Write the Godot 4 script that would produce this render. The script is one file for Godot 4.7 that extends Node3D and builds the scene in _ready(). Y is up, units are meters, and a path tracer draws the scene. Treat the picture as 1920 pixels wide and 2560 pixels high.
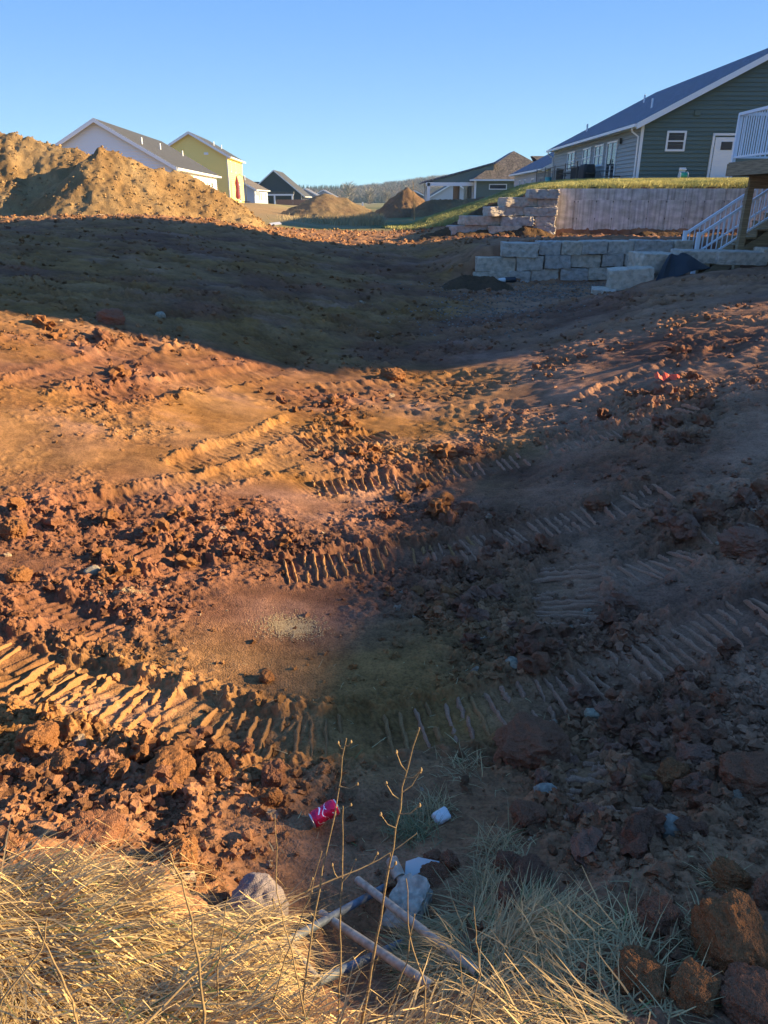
extends Node3D
# A graded building lot at low sun: camera at eye height on a grassy bank (the camera is the origin, y up, D = -z metres ahead).

const TAN_E := 0.325
var used := {}
var M := {}
var patches := []
var rng := RandomNumberGenerator.new()
var row_d := PackedFloat32Array()
var row_x := []
var row_y := []
var row_m := []
var n_big := FastNoiseLite.new()
var n_mid := FastNoiseLite.new()
var n_lump := FastNoiseLite.new()
var n_fine := FastNoiseLite.new()
var n_patch := FastNoiseLite.new()

func _ready() -> void:
	rng.seed = 71
	# ---- camera, sky, sun, exposure
	var cam := Camera3D.new()
	cam.name = "camera"
	cam.fov = 70.0
	cam.near = 0.05
	cam.far = 4000.0
	cam.rotation_degrees = Vector3(-23.1, 0, 0)
	add_child(cam)
	cam.current = true
	var env := Environment.new()
	env.background_mode = Environment.BG_SKY
	var sm := ProceduralSkyMaterial.new()
	sm.sky_top_color = Color(0.228, 0.40, 0.65)
	sm.sky_horizon_color = Color(0.52, 0.65, 0.685)
	sm.sky_curve = 0.095
	sm.sky_energy_multiplier = 1.0
	sm.ground_bottom_color = Color(0.25, 0.2, 0.16)
	sm.ground_horizon_color = Color(0.55, 0.685, 0.72)
	sm.ground_curve = 0.02
	sm.sun_angle_max = 1.0
	var sky := Sky.new()
	sky.sky_material = sm
	env.sky = sky
	env.background_energy_multiplier = 0.64
	env.tonemap_mode = Environment.TONE_MAPPER_LINEAR
	env.tonemap_exposure = 4.0
	env.fog_enabled = true
	env.fog_density = 0.00025
	env.fog_light_color = Color(0.66, 0.82, 0.92)
	env.sdfgi_enabled = true
	env.ssao_enabled = true
	env.ssil_enabled = true
	var we := WorldEnvironment.new()
	we.name = "world_environment"
	we.environment = env
	add_child(we)
	var sun := DirectionalLight3D.new()
	sun.name = "sun"
	sun.light_color = Color(1.0, 0.91, 0.72)
	sun.light_energy = 1.28
	sun.light_angular_distance = 0.5
	sun.shadow_enabled = true
	add_child(sun)
	# low sun from the right, a few degrees beyond square
	sun.look_at_from_position(Vector3.ZERO, -Vector3(1.0, TAN_E, -0.045).normalized(), Vector3.UP)

	make_materials()
	make_noises()
	build_ground()
	print("ground ", Time.get_ticks_msec())
	build_setting()
	print("setting ", Time.get_ticks_msec())
	build_objects()
	print("objects ", Time.get_ticks_msec())

# ------------------------------------------------------------------ helpers
func numbered(called: String) -> String:
	if not used.has(called):
		used[called] = 0
		return called
	used[called] += 1
	return "%s_%03d" % [called, used[called]]

func thing(called: String, label: String, category: String, at := Vector3.ZERO, turn := 0.0, group := "") -> Node3D:
	var o := Node3D.new()
	o.name = numbered(called)
	add_child(o)
	o.position = at
	o.rotation.y = turn
	tag(o, label, category, group)
	return o

func tag(o: Node, label: String, category: String, group := "", kind := "") -> void:
	if label != "": o.set_meta("label", label)
	if category != "": o.set_meta("category", category)
	if group != "": o.set_meta("group", group)
	if kind != "": o.set_meta("kind", kind)

func put(called: String, mesh: Mesh, mat: Material, parent: Node = null, at := Vector3.ZERO, rot := Vector3.ZERO) -> MeshInstance3D:
	var o := MeshInstance3D.new()
	o.mesh = mesh
	o.material_override = mat
	if parent == null:
		o.name = numbered(called)
		add_child(o)
	else:
		o.name = called
		parent.add_child(o, true)
	o.position = at
	o.rotation = rot
	return o

func structure(o: Node) -> void:
	o.set_meta("kind", "structure")

func lin(r: float, g: float, b: float) -> Color:
	return Color(r, g, b).linear_to_srgb()

func smat(r: float, g: float, b: float, rough := 0.85, metal := 0.0) -> StandardMaterial3D:
	var m := StandardMaterial3D.new()
	m.albedo_color = lin(r, g, b)
	m.roughness = rough
	m.metallic = metal
	return m

func noise_tex(freq: float, lo: float, hi: float, size := 512, seed_ := 1, oct := 5, kind := FastNoiseLite.TYPE_SIMPLEX_SMOOTH) -> NoiseTexture2D:
	var n := FastNoiseLite.new()
	n.noise_type = kind
	n.frequency = freq
	n.seed = seed_
	n.fractal_octaves = oct
	var t := NoiseTexture2D.new()
	t.width = size
	t.height = size
	t.seamless = true
	t.noise = n
	var g := Gradient.new()
	g.set_color(0, Color(lo, lo, lo))
	g.set_color(1, Color(hi, hi, hi))
	t.color_ramp = g
	return t

func textured(m: StandardMaterial3D, scale: Vector3, tex: Texture2D, bump: Texture2D = null, cm := 0.0, world := true) -> StandardMaterial3D:
	m.albedo_texture = tex
	m.uv1_triplanar = true
	m.uv1_world_triplanar = world
	m.uv1_scale = scale
	if bump != null:
		m.heightmap_enabled = true
		m.heightmap_texture = bump
		m.heightmap_scale = cm
	return m

class MB:
	var v := PackedVector3Array()
	var n := PackedVector3Array()
	var c := PackedColorArray()
	var uv := PackedVector2Array()
	var use_c := false
	var use_uv := false
	var xf := Transform3D.IDENTITY
	func tri(a: Vector3, b: Vector3, d: Vector3) -> void:   # seen from outside: counter-clockwise a, b, d in maths sense; stored clockwise
		a = xf * a
		b = xf * b
		d = xf * d
		var nn := (b - a).cross(d - a).normalized()
		v.append_array([a, d, b])
		n.append_array([nn, nn, nn])
	func quad(a: Vector3, b: Vector3, d: Vector3, e: Vector3) -> void:
		tri(a, b, d)
		tri(a, d, e)
	func box(p: Vector3, s: Vector3, bevel := 0.0) -> void:
		var h := s * 0.5
		hexa([p + Vector3(-h.x, -h.y, h.z), p + Vector3(h.x, -h.y, h.z), p + Vector3(h.x, -h.y, -h.z), p + Vector3(-h.x, -h.y, -h.z),
			p + Vector3(-h.x, h.y, h.z), p + Vector3(h.x, h.y, h.z), p + Vector3(h.x, h.y, -h.z), p + Vector3(-h.x, h.y, -h.z)])
	func hexa(q: Array) -> void:      # bottom ring then top ring, counter-clockwise seen from above starting at front left
		quad(q[0], q[3], q[2], q[1])
		quad(q[4], q[5], q[6], q[7])
		for i in 4:
			var j := (i + 1) % 4
			quad(q[i], q[j], q[4 + j], q[4 + i])
	func bar(a: Vector3, b: Vector3, w: float, h: float, up := Vector3.UP) -> void:
		var d := (b - a).normalized()
		var s := d.cross(up).normalized() * w * 0.5
		var u := s.cross(d).normalized() * h * 0.5
		hexa([a - s - u, a + s - u, b + s - u, b - s - u, a - s + u, a + s + u, b + s + u, b - s + u])
	func tube(p: Array, r: Array, sides := 8, caps := true) -> void:
		var rings := []
		var side := Vector3.ZERO
		for i in p.size():
			var d: Vector3 = (p[mini(i + 1, p.size() - 1)] - p[maxi(i - 1, 0)]).normalized()
			if i == 0:
				side = d.cross(Vector3.UP if absf(d.y) < 0.9 else Vector3.RIGHT).normalized()
			else:
				side = (side - d * side.dot(d)).normalized()
			var o := d.cross(side)
			var ring := []
			for k in sides:
				var a := TAU * k / sides
				ring.append([p[i] + (side * cos(a) + o * sin(a)) * r[i], side * cos(a) + o * sin(a)])
			rings.append(ring)
		for i in p.size() - 1:
			for k in sides:
				var j := (k + 1) % sides
				var A = rings[i][k]
				var B = rings[i][j]
				var C = rings[i + 1][j]
				var D = rings[i + 1][k]
				for q in [[A, B, C], [A, C, D]]:
					v.append_array([xf * q[0][0], xf * q[2][0], xf * q[1][0]])
					n.append_array([xf.basis * q[0][1], xf.basis * q[2][1], xf.basis * q[1][1]])
		if caps:
			for k in sides:
				var j := (k + 1) % sides
				tri(p[0], rings[0][j][0], rings[0][k][0])
				tri(p[-1], rings[-1][k][0], rings[-1][j][0])
	func mesh() -> ArrayMesh:
		var a := []
		a.resize(Mesh.ARRAY_MAX)
		a[Mesh.ARRAY_VERTEX] = v
		a[Mesh.ARRAY_NORMAL] = n
		if use_c: a[Mesh.ARRAY_COLOR] = c
		if use_uv: a[Mesh.ARRAY_TEX_UV] = uv
		var m := ArrayMesh.new()
		m.add_surface_from_arrays(Mesh.PRIMITIVE_TRIANGLES, a)
		return m

func box_mesh(p: Vector3, s: Vector3) -> ArrayMesh:
	var b := MB.new()
	b.box(p, s)
	return b.mesh()

func bar_mesh(a: Vector3, b: Vector3, w: float, h: float) -> ArrayMesh:
	var m := MB.new()
	m.bar(a, b, w, h)
	return m.mesh()

func tube_mesh(p: Array, r: Array, sides := 8) -> ArrayMesh:
	var m := MB.new()
	m.tube(p, r, sides)
	return m.mesh()

# a lumpy closed lump: icosphere pushed about by noise; squared > 0 pushes it towards a box (split stone, block)
func lump(size: Vector3, subdiv: int, amount: float, freq: float, seed_: int, squared := 0.0, chips := 0.0, smooth := false) -> ArrayMesh:
	var t := (1.0 + sqrt(5.0)) / 2.0
	var p := [Vector3(-1, t, 0), Vector3(1, t, 0), Vector3(-1, -t, 0), Vector3(1, -t, 0), Vector3(0, -1, t), Vector3(0, 1, t), Vector3(0, -1, -t), Vector3(0, 1, -t), Vector3(t, 0, -1), Vector3(t, 0, 1), Vector3(-t, 0, -1), Vector3(-t, 0, 1)]
	for i in 12: p[i] = p[i].normalized()
	var f := [[0, 11, 5], [0, 5, 1], [0, 1, 7], [0, 7, 10], [0, 10, 11], [1, 5, 9], [5, 11, 4], [11, 10, 2], [10, 7, 6], [7, 1, 8], [3, 9, 4], [3, 4, 2], [3, 2, 6], [3, 6, 8], [3, 8, 9], [4, 9, 5], [2, 4, 11], [6, 2, 10], [8, 6, 7], [9, 8, 1]]
	for s in subdiv:
		var mid := {}
		var g := []
		for q in f:
			var m := []
			for e in 3:
				var a: int = q[e]
				var b: int = q[(e + 1) % 3]
				var key := mini(a, b) * 100000 + maxi(a, b)
				if not mid.has(key):
					p.append(((p[a] + p[b]) * 0.5).normalized())
					mid[key] = p.size() - 1
				m.append(mid[key])
			g.append_array([[q[0], m[0], m[2]], [q[1], m[1], m[0]], [q[2], m[2], m[1]], [m[0], m[1], m[2]]])
		f = g
	var nz := FastNoiseLite.new()
	nz.seed = seed_
	nz.frequency = freq
	nz.fractal_octaves = 4
	var pos := []
	for q in p:
		var d: Vector3 = q
		if squared > 0.0:
			var k: float = maxf(absf(d.x), maxf(absf(d.y), absf(d.z)))
			d = d.lerp(d / k * 0.86, squared)
		var a := nz.get_noise_3dv((q if squared < 1.0 else d * size / size.y * 0.55) + Vector3(seed_ % 17, seed_ % 7, seed_ % 5))
		d *= 1.0 + amount * a + (amount * 0.5 * signf(a) * chips) + 0.3 * amount * nz.get_noise_3dv(q * 5.0 + Vector3(3, seed_ % 11, 9))
		pos.append(d * size * 0.5)
	var nor := []
	nor.resize(pos.size())
	nor.fill(Vector3.ZERO)
	for q in f:
		var fn: Vector3 = (pos[q[1]] - pos[q[0]]).cross(pos[q[2]] - pos[q[0]])
		for e in 3: nor[q[e]] += fn
	var st := MB.new()
	for q in f:
		if smooth:
			st.v.append_array([pos[q[0]], pos[q[2]], pos[q[1]]])
			st.n.append_array([nor[q[0]].normalized(), nor[q[2]].normalized(), nor[q[1]].normalized()])
		else:
			st.tri(pos[q[0]], pos[q[1]], pos[q[2]])
	return st.mesh()

func w(x: float, y: float, d: float) -> Vector3:
	return Vector3(x, y, -d)

# ------------------------------------------------------------------ terrain
const ROWS := [
	[-20, [-60, -1.5, 60, -1.5]],
	[0, [-60, -1.4, 0, -1.52, 60, -1.3]],
	[0.9, [-60, -1.4, -2, -1.45, -0.6, -1.5, 0, -1.6, 0.6, -1.64, 1.5, -1.62, 60, -1.3]],
	[1.3, [-60, -1.4, -2, -1.55, -0.6, -1.6, -0.35, -1.78, 0, -1.92, 0.3, -1.82, 0.6, -1.74, 1.5, -1.68, 60, -1.2]],
	[1.6, [-60, -1.4, -2, -1.72, -0.8, -1.78, -0.35, -1.96, 0, -2.04, 0.35, -1.94, 0.6, -1.86, 1.5, -1.78, 60, -1.1]],
	[1.9, [-60, -1.4, -2, -1.95, -0.8, -2, 0, -2.1, 0.6, -2, 1.5, -1.86, 10, -1.2, 60, -1]],
	[2.3, [-60, -1.3, -2.5, -2.08, -1, -2.12, 0, -2.17, 0.8, -2.1, 1.6, -1.98, 10, -1.2, 60, -1]],
	[2.8, [-60, -1.2, -2.5, -2.12, -1, -2.22, 0, -2.28, 1, -2.22, 2, -2.05, 10, -1.2, 60, -1]],
	[3.5, [-60, -1.1, -10, -1.5, -3, -2.1, -1.5, -2.27, 0, -2.37, 1.2, -2.28, 2.5, -2.03, 10, -1.2, 60, -1]],
	[5, [-60, -0.9, -10, -1.4, -3.5, -2.1, -2, -2.28, 0, -2.47, 1, -2.42, 3, -2.08, 5, -1.7, 10, -1.2, 60, -0.9]],
	[7, [-60, -0.7, -12, -1.2, -6, -1.6, -4, -1.85, -2, -2.2, 0, -2.5, 1, -2.46, 2.5, -2.2, 4, -1.85, 6, -1.5, 12, -1.1, 60, -0.9]],
	[9, [-60, -0.6, -10, -1.1, -5.6, -1.5, -3, -2, -1, -2.4, 0, -2.48, 1, -2.42, 3, -2, 5.6, -1.45, 9, -1.15, 60, -0.9]],
	[11, [-60, -0.6, -10, -0.95, -5.6, -1.38, -3, -1.85, -1, -2.32, 0.5, -2.42, 2, -2.2, 5.6, -1.42, 9, -1.15, 60, -0.9]],
	[13.5, [-60, -0.6, -14, -0.8, -7, -1.2, -4, -1.55, -1, -2.1, 1, -2.32, 2.5, -2.2, 5, -1.65, 7, -1.38, 10, -1.15, 60, -0.9]],
	[16.3, [-60, -0.5, -14, -0.75, -8, -1.05, -4, -1.45, -1, -1.95, 1.5, -2.2, 3.5, -2.08, 5, -1.8, 6, -1.5, 8, -1.3, 11, -1.1, 60, -0.9]],
	[17.2, [-60, -0.5, -14, -0.72, -8, -0.98, -4, -1.4, -1, -1.88, 1.5, -2.12, 3.5, -2.05, 5.5, -1.95, 6.5, -1.7, 8, -1.6, 12, -1.4, 60, -0.9]],
	[19.85, [-60, -0.5, -14, -0.7, -8, -0.9, -4, -1.3, -1, -1.75, 1.5, -1.95, 3.5, -1.97, 6, -1.95, 7, -1.75, 9, -1.65, 12, -1.4, 60, -0.9]],
	[20.5, [-60, -0.5, -14, -0.7, -8, -0.88, -4, -1.28, -1, -1.7, 1.2, -1.85, 2.2, -1.5, 2.6, -1.15, 3.5, -1.08, 12, -1.08, 60, -0.9]],
	[24, [-60, -0.4, -14, -0.8, -8, -0.75, -4, -1.05, -1, -1.45, 1, -1.5, 2.5, -1.25, 4, -1.12, 12, -1.1, 60, -0.9]],
	[26.6, [-60, -0.3, -14, -0.6, -10, -0.5, -6, -0.65, -3, -1.15, -1, -1.36, 1, -1.32, 2.5, -1.2, 6, -1.17, 14, -1.15, 60, -0.9]],
	[27.55, [-60, -0.3, -14, -0.56, -9, -0.52, -6, -0.72, -3, -1.18, -1, -1.33, 1, -1.3, 2.5, -1.15, 6, -1.17, 14, -1.15, 60, -0.9]],
	[28, [-60, -0.3, -14, -0.5, -8, -0.55, -5, -0.9, -3, -1.2, 0, -1.3, 2, -1.2, 2.8, -0.9, 4, -0.3, 6, 0.36, 8, 0.4, 14, 0.42, 60, 0.5]],
	[31, [-60, -0.3, -20, -0.4, -8, -0.6, -4, -1.1, 0, -1.25, 2, -1.1, 4, -0.45, 6, 0.2, 8, 0.5, 14, 0.6, 60, 0.7]],
	[36, [-60, -0.3, -20, -0.4, -8, -0.7, -3, -1.25, 1, -1.25, 3, -0.75, 5.4, -0.05, 7.6, 0.55, 12, 0.75, 20, 0.8, 60, 0.9]],
	[42, [-60, -0.3, -25, -0.4, -8, -0.9, -2, -1.4, 1, -1.3, 3, -0.7, 5.4, 0, 7.6, 0.7, 11, 0.9, 60, 0.9]],
	[58, [-60, -0.3, -25, -0.35, -12, -0.6, -6, -1.2, 1, -1.5, 4, -1, 8, 0.1, 11, 0.8, 60, 0.9]],
	[66, [-60, -0.3, -25, -0.35, -14, -0.5, -7, -1.3, 1, -1.6, 6, -1, 10, -0.3, 60, 0]],
	[90, [-60, -0.2, -40, -0.2, -16, -0.3, -9, -1.2, 0, -1.6, 6, -1.3, 9.5, -0.7, 60, -0.5]],
	[140, [-60, -0.6, -30, -0.6, -18, -0.8, -9, -1.3, 0, -1.7, 15, -1.2, 60, -0.8]],
	[300, [-60, -1.8, 60, -1.8]],
	[450, [-60, -2, 60, -2]],
]

func pslopes(xs: PackedFloat32Array, ys: PackedFloat32Array) -> PackedFloat32Array:
	var n := xs.size()
	var m := PackedFloat32Array()
	m.resize(n)
	for k in range(1, n - 1):
		var h0 := xs[k] - xs[k - 1]
		var h1 := xs[k + 1] - xs[k]
		var d0 := (ys[k] - ys[k - 1]) / h0
		var d1 := (ys[k + 1] - ys[k]) / h1
		if d0 * d1 > 0.0:
			var w1 := 2.0 * h1 + h0
			var w2 := h1 + 2.0 * h0
			m[k] = (w1 + w2) / (w1 / d0 + w2 / d1)
	return m

func peval(xs: PackedFloat32Array, ys: PackedFloat32Array, m: PackedFloat32Array, x: float) -> float:
	var n := xs.size()
	if x <= xs[0]: return ys[0]
	if x >= xs[n - 1]: return ys[n - 1]
	var i := 0
	while x > xs[i + 1]: i += 1
	var h := xs[i + 1] - xs[i]
	var t := (x - xs[i]) / h
	var u := 1.0 - t
	return ys[i] * (1.0 + 2.0 * t) * u * u + m[i] * h * t * u * u + ys[i + 1] * t * t * (3.0 - 2.0 * t) - m[i + 1] * h * t * t * u

func column(x: float) -> PackedFloat32Array:
	var ys := PackedFloat32Array()
	for k in row_x.size(): ys.append(peval(row_x[k], row_y[k], row_m[k], x))
	return ys

func base_h(x: float, d: float) -> float:
	var ys := column(x)
	return peval(row_d, ys, pslopes(row_d, ys), d) + far_drop(x, d)

func far_drop(_x: float, _d: float) -> float:
	return 0.0

# height of the finished ground (fine relief and tracks included where it is dense)
func gy(x: float, d: float) -> float:
	for p in patches:
		if d >= p.d0 and d < p.d1 and absf(x) < p.half:
			var fi: float = (x + p.half) / p.step
			var fj: float = (d - p.d0) / p.step
			var i := int(fi)
			var j := int(fj)
			if i + 1 < p.nd and j + 1 < p.nj:
				var a: float = p.h[(j + 1) * p.nx + p.i0 + i]
				var b: float = p.h[(j + 1) * p.nx + p.i0 + i + 1]
				var c: float = p.h[(j + 2) * p.nx + p.i0 + i]
				var e: float = p.h[(j + 2) * p.nx + p.i0 + i + 1]
				return lerpf(lerpf(a, b, fi - i), lerpf(c, e, fi - i), fj - j)
	return base_h(x, d)

func track_mask(x: float, d: float) -> float:
	for p in patches:
		if d >= p.d0 and d < p.d1 and absf(x) < p.half:
			return p.mask[(int((d - p.d0) / p.step) + 1) * p.nx + p.i0 + int((x + p.half) / p.step)]
	return 0.0

func make_noises() -> void:
	for a in [[n_big, 0.22, 3, 11], [n_mid, 1.3, 3, 12], [n_lump, 6.0, 3, 13], [n_fine, 22.0, 3, 14], [n_patch, 0.55, 4, 15]]:
		var n: FastNoiseLite = a[0]
		n.noise_type = FastNoiseLite.TYPE_SIMPLEX_SMOOTH
		n.frequency = a[1]
		n.fractal_octaves = a[2]
		n.seed = a[3]
	for r in ROWS:
		row_d.append(r[0])
		var xs := PackedFloat32Array()
		var ys := PackedFloat32Array()
		for k in range(0, r[1].size(), 2):
			xs.append(r[1][k])
			ys.append(r[1][k + 1])
		row_x.append(xs)
		row_y.append(ys)
		row_m.append(pslopes(xs, ys))

# crawler tracks pressed into the soil: [points x,D..., width, bar pitch, bar height, skew]
const TRACKS := [
	[[-2.6, 3.5, -2.179, 3.276, -1.574, 3.034, -1.055, 2.83, -0.593, 2.694, -0.278, 2.70, 0.045, 2.79, 0.497, 2.903, 0.985, 3.061, 1.398, 3.26, 1.865, 3.464, 2.5, 3.65], 0.46, 0.076, 0.046, 0.15],
	[[-0.872, 4.531, -0.435, 4.718, 0.071, 4.908, 0.599, 4.987, 1.102, 5.263, 1.694, 5.459, 2.4, 5.65], 0.5, 0.07, 0.045, 0.1],
	[[-0.883, 6.204, -0.307, 6.514, 0.32, 6.726, 0.983, 6.973, 1.5, 7.138], 0.46, 0.075, 0.045, -0.1],
	[[-1.039, 7.501, -0.413, 7.867, 0.11, 8.188], 0.45, 0.08, 0.03, 0.0],
	[[1.33, 4.78, 1.207, 4.238, 1.09, 3.68], 0.5, 0.07, 0.042, 0.0],
	[[0.88, 2.62, 0.79, 2.223, 0.72, 1.9], 0.22, 0.062, 0.028, 0.0],
	[[1.16, 2.5, 1.02, 2.105, 0.9, 1.82], 0.2, 0.066, 0.028, 0.1],
	[[1.5, 7.25, 2.262, 7.299, 3.3, 7.55], 0.4, 0.09, 0.035, 0.2],
	[[-3.9, 7.5, -3.593, 9.0, -3.2, 10.6], 0.45, 0.12, 0.03, 0.0],
	[[0.117, 8.746, 0.972, 8.759, 1.8, 8.88], 0.5, 0.11, 0.03, 0.3],
	[[3.7, 9.6, 5.2, 9.9], 0.5, 0.13, 0.035, 0.1],
	[[-3.3, 7.6, -2.48, 9.013, -1.5, 10.6], 0.45, 0.11, 0.02, 0.0],
	[[-1.2, 9.6, 0.469, 10.396, 1.6, 10.8], 0.5, 0.14, 0.04, 0.0],
	[[-1.9, 6.1, -1.32, 7.413, -0.95, 8.6], 0.35, 0.08, 0.018, 0.0],
	[[-2.0, 4.70, -1.5, 4.52, -1.1, 4.4], 0.36, 0.075, 0.035, 0.5],
	[[1.4, 4.25, 2.0, 4.47, 2.8, 4.7], 0.4, 0.075, 0.02, 0.4],
	[[-2.4, 5.3, -1.6, 6.0, -0.9, 7.0], 0.3, 0.08, 0.012, 0.0],
	[[2.2, 8.3, 3.4, 8.9, 4.6, 9.2], 0.45, 0.12, 0.03, 0.2],
	[[-5.5, 12.0, -2.5, 14.0, 0.5, 17.5], 0.5, 0.16, 0.035, 0.0],
	[[-4.5, 11.6, -1.5, 13.2, 1.4, 16.8], 0.5, 0.16, 0.035, 0.0],
	[[-6.0, 17.0, -2.0, 19.0, 0.5, 22.0], 0.5, 0.2, 0.04, 0.0],
	[[-2.3, 3.95, -1.9, 3.75, -1.4, 3.55], 0.3, 0.07, 0.02, 0.3],
	[[-0.84, 2.3, -0.79, 2.05, -0.72, 1.8], 0.16, 0.02, 0.006, 0.0],
]

func track_curve(id: int) -> Curve3D:
	var cv := Curve3D.new()
	var pts: Array = TRACKS[id][0]
	var np := pts.size() / 2
	for k in np:
		var p := Vector3(pts[2 * k], 0, pts[2 * k + 1])
		var q0 := Vector3(pts[2 * maxi(k - 1, 0)], 0, pts[2 * maxi(k - 1, 0) + 1])
		var q1 := Vector3(pts[2 * mini(k + 1, np - 1)], 0, pts[2 * mini(k + 1, np - 1) + 1])
		cv.add_point(p, -(q1 - q0) / 6.0, (q1 - q0) / 6.0)
	return cv

# a bar of soil squeezed up between two grousers, unit length along x
func ridge_mesh(seed_: int) -> ArrayMesh:
	var nz := FastNoiseLite.new()
	nz.seed = seed_
	nz.frequency = 3.0
	nz.fractal_octaves = 4
	var n := 12
	var m := 6
	var P := []
	for i in n + 1:
		var x := float(i) / n - 0.5
		var taper := sqrt(maxf(0.05, 1.0 - pow(absf(x) * 2.0, 6.0))) * (0.85 + 0.5 * nz.get_noise_2d(x * 3.0, 5.0))
		for k in m + 1:
			var a := PI * k / m
			var r := taper * (1.0 + 0.35 * nz.get_noise_2d(x * 4.0, k * 0.7 + 20.0))
			P.append(Vector3(x, sin(a) * r - 0.25, cos(a) * r * 0.5 + 0.35 * nz.get_noise_2d(x * 1.2, 40.0)))
	var st := SurfaceTool.new()
	st.begin(Mesh.PRIMITIVE_TRIANGLES)
	st.set_smooth_group(0)
	for i in n:
		for k in m:
			var a := i * (m + 1) + k
			for q in [a, a + 1, a + m + 1, a + 1, a + m + 2, a + m + 1]:
				st.add_vertex(P[q])
	for e in [0, n]:
		for k in range(1, m):
			var a: int = e * (m + 1)
			for q in ([a, a + k + 1, a + k] if e == 0 else [a, a + k, a + k + 1]): st.add_vertex(P[q])
	st.generate_normals()
	return st.commit()

func track_ridges(ground: Node3D) -> void:
	var shapes := []
	for k in 8: shapes.append(ridge_mesh(700 + k))
	var r := RandomNumberGenerator.new()
	r.seed = 19
	var count := 0
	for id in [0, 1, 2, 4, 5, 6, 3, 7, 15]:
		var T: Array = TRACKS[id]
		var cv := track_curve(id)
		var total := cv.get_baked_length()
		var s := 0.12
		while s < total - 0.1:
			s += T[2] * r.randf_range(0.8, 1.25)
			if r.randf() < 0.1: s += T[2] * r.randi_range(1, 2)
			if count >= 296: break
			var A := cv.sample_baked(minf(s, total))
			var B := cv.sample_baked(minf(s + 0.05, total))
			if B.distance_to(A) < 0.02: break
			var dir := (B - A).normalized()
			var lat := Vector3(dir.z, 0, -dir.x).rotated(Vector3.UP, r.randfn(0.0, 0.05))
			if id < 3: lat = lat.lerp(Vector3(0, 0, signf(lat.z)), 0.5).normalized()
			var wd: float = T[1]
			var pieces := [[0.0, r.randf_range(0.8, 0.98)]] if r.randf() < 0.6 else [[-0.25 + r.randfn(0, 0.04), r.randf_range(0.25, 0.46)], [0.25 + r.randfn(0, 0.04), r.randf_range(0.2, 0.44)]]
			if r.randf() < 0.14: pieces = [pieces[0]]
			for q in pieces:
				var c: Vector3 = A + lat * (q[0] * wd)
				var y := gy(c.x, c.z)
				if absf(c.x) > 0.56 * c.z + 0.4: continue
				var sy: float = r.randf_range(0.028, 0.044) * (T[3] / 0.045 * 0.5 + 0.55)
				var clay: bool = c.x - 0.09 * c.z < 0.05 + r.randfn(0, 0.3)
				var o := put("track_ridge", shapes[r.randi() % 8], M.ridge_clay if clay else M.ridge_pale, ground)
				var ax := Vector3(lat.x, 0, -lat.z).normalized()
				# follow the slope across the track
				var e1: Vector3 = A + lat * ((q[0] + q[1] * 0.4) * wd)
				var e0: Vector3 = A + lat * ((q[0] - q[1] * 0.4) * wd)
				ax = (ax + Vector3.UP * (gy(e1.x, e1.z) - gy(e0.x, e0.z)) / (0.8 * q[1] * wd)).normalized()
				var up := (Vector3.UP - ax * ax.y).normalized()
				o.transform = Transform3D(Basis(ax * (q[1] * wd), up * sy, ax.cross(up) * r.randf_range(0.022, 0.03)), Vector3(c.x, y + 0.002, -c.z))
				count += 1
	print("ridges ", count)

func build_ground() -> void:
	var ms := MB.new()
	var V := PackedVector3Array()
	var N := PackedVector3Array()
	var C := PackedColorArray()
	var I := PackedInt32Array()
	# [d0, d1, step, dense half width, outer half width]
	for b in [[0.5, 2.3, 0.0125, 2.0, 70.0], [2.3, 4.1, 0.009, 2.7, 70.0], [4.1, 6.055, 0.0115, 3.6, 70.0], [6.055, 8.305, 0.015, 4.8, 70.0], [8.305, 16.005, 0.0385, 8.8, 70.0], [16.005, 34.005, 0.09, 18.0, 70.0], [34.005, 138.005, 0.8, 72.0, 500.0], [138.005, 658.005, 10.0, 400.0, 2500.0], [-30.0, 0.5, 0.25, 8.0, 500.0]]:
		ground_band(b, V, N, C, I)
	var a := []
	a.resize(Mesh.ARRAY_MAX)
	a[Mesh.ARRAY_VERTEX] = V
	a[Mesh.ARRAY_NORMAL] = N
	a[Mesh.ARRAY_COLOR] = C
	a[Mesh.ARRAY_INDEX] = I
	var m := ArrayMesh.new()
	m.add_surface_from_arrays(Mesh.PRIMITIVE_TRIANGLES, a)
	var o := put("ground", m, M.soil)
	structure(o)
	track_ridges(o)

func bars(s: float, l: float, half: float, pitch: float, height: float, skew: float, id: int) -> float:
	var row := 0.0 if l < half * 0.1 else 1.0
	var q := (s + l * skew) / pitch + row * 0.35 + 0.32 * n_mid.get_noise_2d(s * 3.0 + id * 9.0, l * 2.0)
	var k := floorf(q)
	var f := q - k
	var hsh := fposmod(sin(k * 12.9898 + id * 78.233 + row * 3.7) * 43758.5453, 1.0)
	var ridge := smoothstep(0.0, 0.18, f) * (1.0 - smoothstep(0.36, 0.54, f))
	var broken := smoothstep(-0.42, -0.12, n_lump.get_noise_2d(k * 3.3 + id * 31.0, l * 0.9) + 0.25 * hsh - 0.08)
	var worn := smoothstep(-0.38, 0.05, n_mid.get_noise_2d(s * 1.6 + id * 17.0, l * 3.0))
	if id in [0, 1, 2, 4, 5, 6, 3, 7, 15]: height *= 0.3
	return ridge * height * (0.3 + 0.95 * hsh) * broken * (1.0 if id < 5 else 0.3 + 0.7 * worn)

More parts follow.
